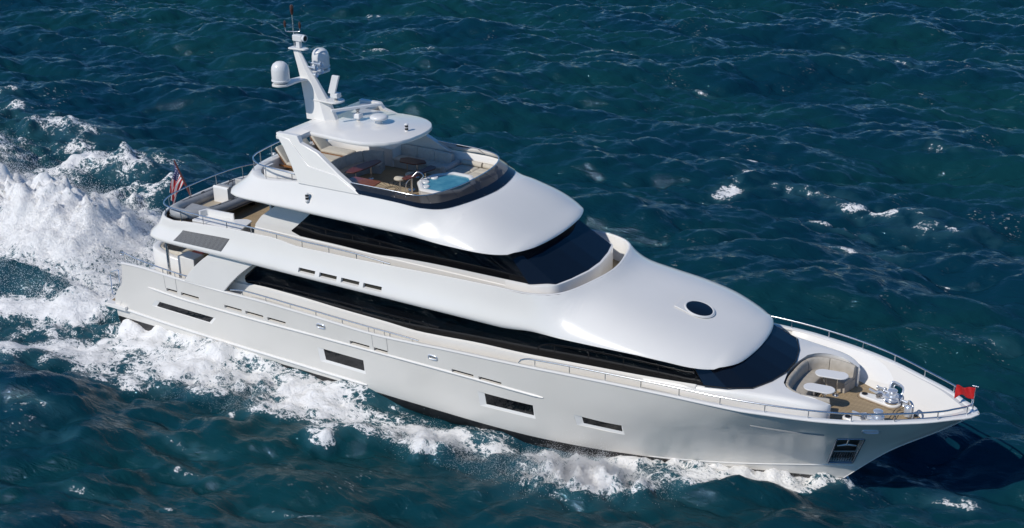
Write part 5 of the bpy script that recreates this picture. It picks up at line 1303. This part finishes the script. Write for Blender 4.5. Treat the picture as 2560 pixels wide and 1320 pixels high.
nn = mth('ADD', mth('MULTIPLY', mth('SUBTRACT', f1.outputs["Fac"], .5), 1.7), mth('MULTIPLY', mth('SUBTRACT', f2.outputs["Fac"], .5), 1.5))
def fil(scale, wdt, sx, sy, dist):
    n = tex(scale, 6, .62, sx, sy, dist); return mth('SUBTRACT', 1.0, mrng(mth('ABSOLUTE', mth('SUBTRACT', n.outputs["Fac"], .5)), 0.0, wdt))
fl1 = fil(1.25, .055, .8, 1.2, .9); fl2 = fil(3.4, .06, .85, 1.15, .7)
fils = mth('MULTIPLY', mth('ADD', mth('MULTIPLY', fl1, .34), mth('MULTIPLY', fl2, .30)), mrng(at.outputs["Fac"], .15, .6))
val = mth('ADD', mth('MULTIPLY_ADD', at.outputs["Fac"], 1.02, nn), mth('ADD', fils, mth('MULTIPLY', mth('MULTIPLY', lace.outputs[0], .18), at.outputs["Fac"])))
mr = N(SEA, "ShaderNodeMapRange", interpolation_type='SMOOTHSTEP'); L(SEA, val, mr.inputs[0]); mr.inputs[1].default_value = .86; mr.inputs[2].default_value = 1.18
gate = N(SEA, "ShaderNodeMapRange"); L(SEA, at.outputs["Fac"], gate.inputs[0]); gate.inputs[1].default_value = .04; gate.inputs[2].default_value = .16
fk1 = tex(5.5, 4, .6, .55, 1.3, .4); fk2 = tex(.22, 4, .6, 1, 1, .5)
fleck = mth('MULTIPLY', mth('MULTIPLY', mrng(fk1.outputs["Fac"], .60, .70), mrng(fk2.outputs["Fac"], .58, .72)), .55)
msk = mth('MAXIMUM', mth('MULTIPLY', mr.outputs[0], gate.outputs[0]), fleck)
# milky aerated water under and around the foam
aer = N(SEA, "ShaderNodeMix", data_type='RGBA'); L(SEA, mth('MULTIPLY', gate.outputs[0], mth('MULTIPLY', at.outputs["Fac"], .55)), aer.inputs[0]); aer.inputs[6].default_value = (.0022, .027, .041, 1); aer.inputs[7].default_value = (.05, .15, .19, 1)
wcol = N(SEA, "ShaderNodeMix", data_type='RGBA'); wn_ = tex(.045, 3, .55, .8, 1.3, .6); L(SEA, mrng(wn_.outputs["Fac"], .38, .62), wcol.inputs[0]); wcol.inputs[6].default_value = (.0024, .028, .050, 1); wcol.inputs[7].default_value = (.0040, .040, .050, 1)
L(SEA, wcol.outputs[2], aer.inputs[6]); L(SEA, aer.outputs[2], sb.inputs["Base Color"])
fb = N(SEA, "ShaderNodeBsdfPrincipled"); fb.inputs["Base Color"].default_value = (.95, .95, .95, 1); fb.inputs["Roughness"].default_value = .75; fb.inputs["Specular IOR Level"].default_value = .25
fbm_ = N(SEA, "ShaderNodeBump"); fbm_.inputs["Strength"].default_value = .95; fbm_.inputs["Distance"].default_value = .19
f3 = tex(2.3, 9, .72, .9, 1.1, .8); L(SEA, mth('ADD', f3.outputs["Fac"], mth('MULTIPLY', f1.outputs["Fac"], .8)), fbm_.inputs["Height"]); L(SEA, fbm_.outputs[0], fb.inputs["Normal"])
ms = N(SEA, "ShaderNodeMixShader"); L(SEA, msk, ms.inputs[0]); L(SEA, sb.outputs[0], ms.inputs[1]); L(SEA, fb.outputs[0], ms.inputs[2])
L(SEA, ms.outputs[0], SEA.node_tree.nodes["Material Output"].inputs[0])
idx = np.arange(NS*NS).reshape(NS, NS)
q = np.stack([idx[:-1, :-1], idx[1:, :-1], idx[1:, 1:], idx[:-1, 1:]], -1).reshape(-1, 4)
co = np.stack([GX+DXc, GY+DYc, Z], -1).reshape(-1, 3)
sea = numpy_mesh("sea", co, q, {'foam': np.clip(foam, 0, 1.8)*edge}, SEA); sea['kind'] = 'structure'
e0x, e1x = X0, ax[-1]; e0y, e1y = Y0, ay[-1]; F = 6000
m = MB(); m.add([(-F, -F, Z0), (F, -F, Z0), (F, F, Z0), (-F, F, Z0), (e0x, e0y, Z0), (e1x, e0y, Z0), (e1x, e1y, Z0), (e0x, e1y, Z0)], [(0, 1, 5, 4), (1, 2, 6, 5), (2, 3, 7, 6), (3, 0, 4, 7)])
o = m.build("open_sea", SEA, angle=180); o['kind'] = 'structure'
# flying spray: tiny drops thrown up over the breaking water
def spray(name, n, dens, hmean, seed, size=(.012, .045)):
    r = np.random.RandomState(seed); w = (dens/dens.sum()).ravel()
    pick = r.choice(w.size, n, p=w); base = co[pick]+np.stack([r.uniform(-.12, .12, n), r.uniform(-.12, .12, n), r.exponential(1.0, n)*hmean.ravel()[pick]], -1)
    sz = r.uniform(size[0], size[1], n)**1.0
    T = np.array([[1, 1, 1], [1, -1, -1], [-1, 1, -1], [-1, -1, 1]], float)
    ang = r.uniform(0, 2*np.pi, n); c, s = np.cos(ang), np.sin(ang)
    V = T[None]*sz[:, None, None]; Vx = V[..., 0]*c[:, None]-V[..., 1]*s[:, None]; Vy = V[..., 0]*s[:, None]+V[..., 1]*c[:, None]
    V = np.stack([Vx, Vy, V[..., 2]], -1)+base[:, None, :]
    fidx = np.array([[0, 1, 2], [0, 3, 1], [0, 2, 3], [1, 3, 2]]); Fq = (np.arange(n)[:, None, None]*4+fidx[None]).reshape(-1, 3)
    o = numpy_mesh(name, V.reshape(-1, 3), Fq, {}, SPRAYM); o['kind'] = 'stuff'; return o
SPRAYM = bpy.data.materials.new("spray_drops"); SPRAYM.use_nodes = True; sn_ = SPRAYM.node_tree.nodes; sn_.remove(sn_["Principled BSDF"])
d_ = sn_.new("ShaderNodeBsdfDiffuse"); d_.inputs[0].default_value = (.95, .95, .96, 1); t_ = sn_.new("ShaderNodeBsdfTranslucent"); t_.inputs[0].default_value = (.95, .95, .96, 1); x_ = sn_.new("ShaderNodeMixShader")
L(SPRAYM, d_.outputs[0], x_.inputs[1]); L(SPRAYM, t_.outputs[0], x_.inputs[2]); L(SPRAYM, x_.outputs[0], sn_["Material Output"].inputs[0])
hullmask = ~((np.abs(GY) < bw(GX)+.05) & (GX > -7.6) & (GX < 29.5))
dn = np.zeros_like(GX); hm = np.full_like(GX, .05)
for s, yo in ((-1, yo_s), (1, yo_p)):
    d = GY*s-bw(GX); w = np.maximum(yo(GX)-bw(GX), .2)
    pl = np.exp(-((GX-20.3)/2.8)**2-((d-2.3)/1.5)**2)+.6*np.exp(-((GX-13.5)/2.4)**2-((d-2.2)/1.0)**2)+.5*np.exp(-((GX-2.5)/4)**2-((d-2.2)/1.4)**2)+.45*np.exp(-(d/.5)**2)*ss(29.8, 28.5, GX)*ss(21, 25, GX)
    dn += pl*1.3; hm += pl*.16
    dn += .16*np.exp(-((d/w-.80)/.10)**2)*ss(-12, -4, GX)*ss(29.5, 27, GX); 
mm = mound*ss(-40, -26, GX)
front = np.exp(-((GX+10.5)/3.2)**2-((GY-.4)/3.2)**2)
dn2 = np.clip(mm*(1-mm)*4, 0, 1)*.9+front*.7; hm2 = .10+.32*mm+.25*front
spray("bow_spray", 150000, dn**2.4*hullmask, hm, 31, (.003, .009))
spray("stern_spray", 90000, dn2*hullmask+.2*r2, hm2, 32, (.005, .017))
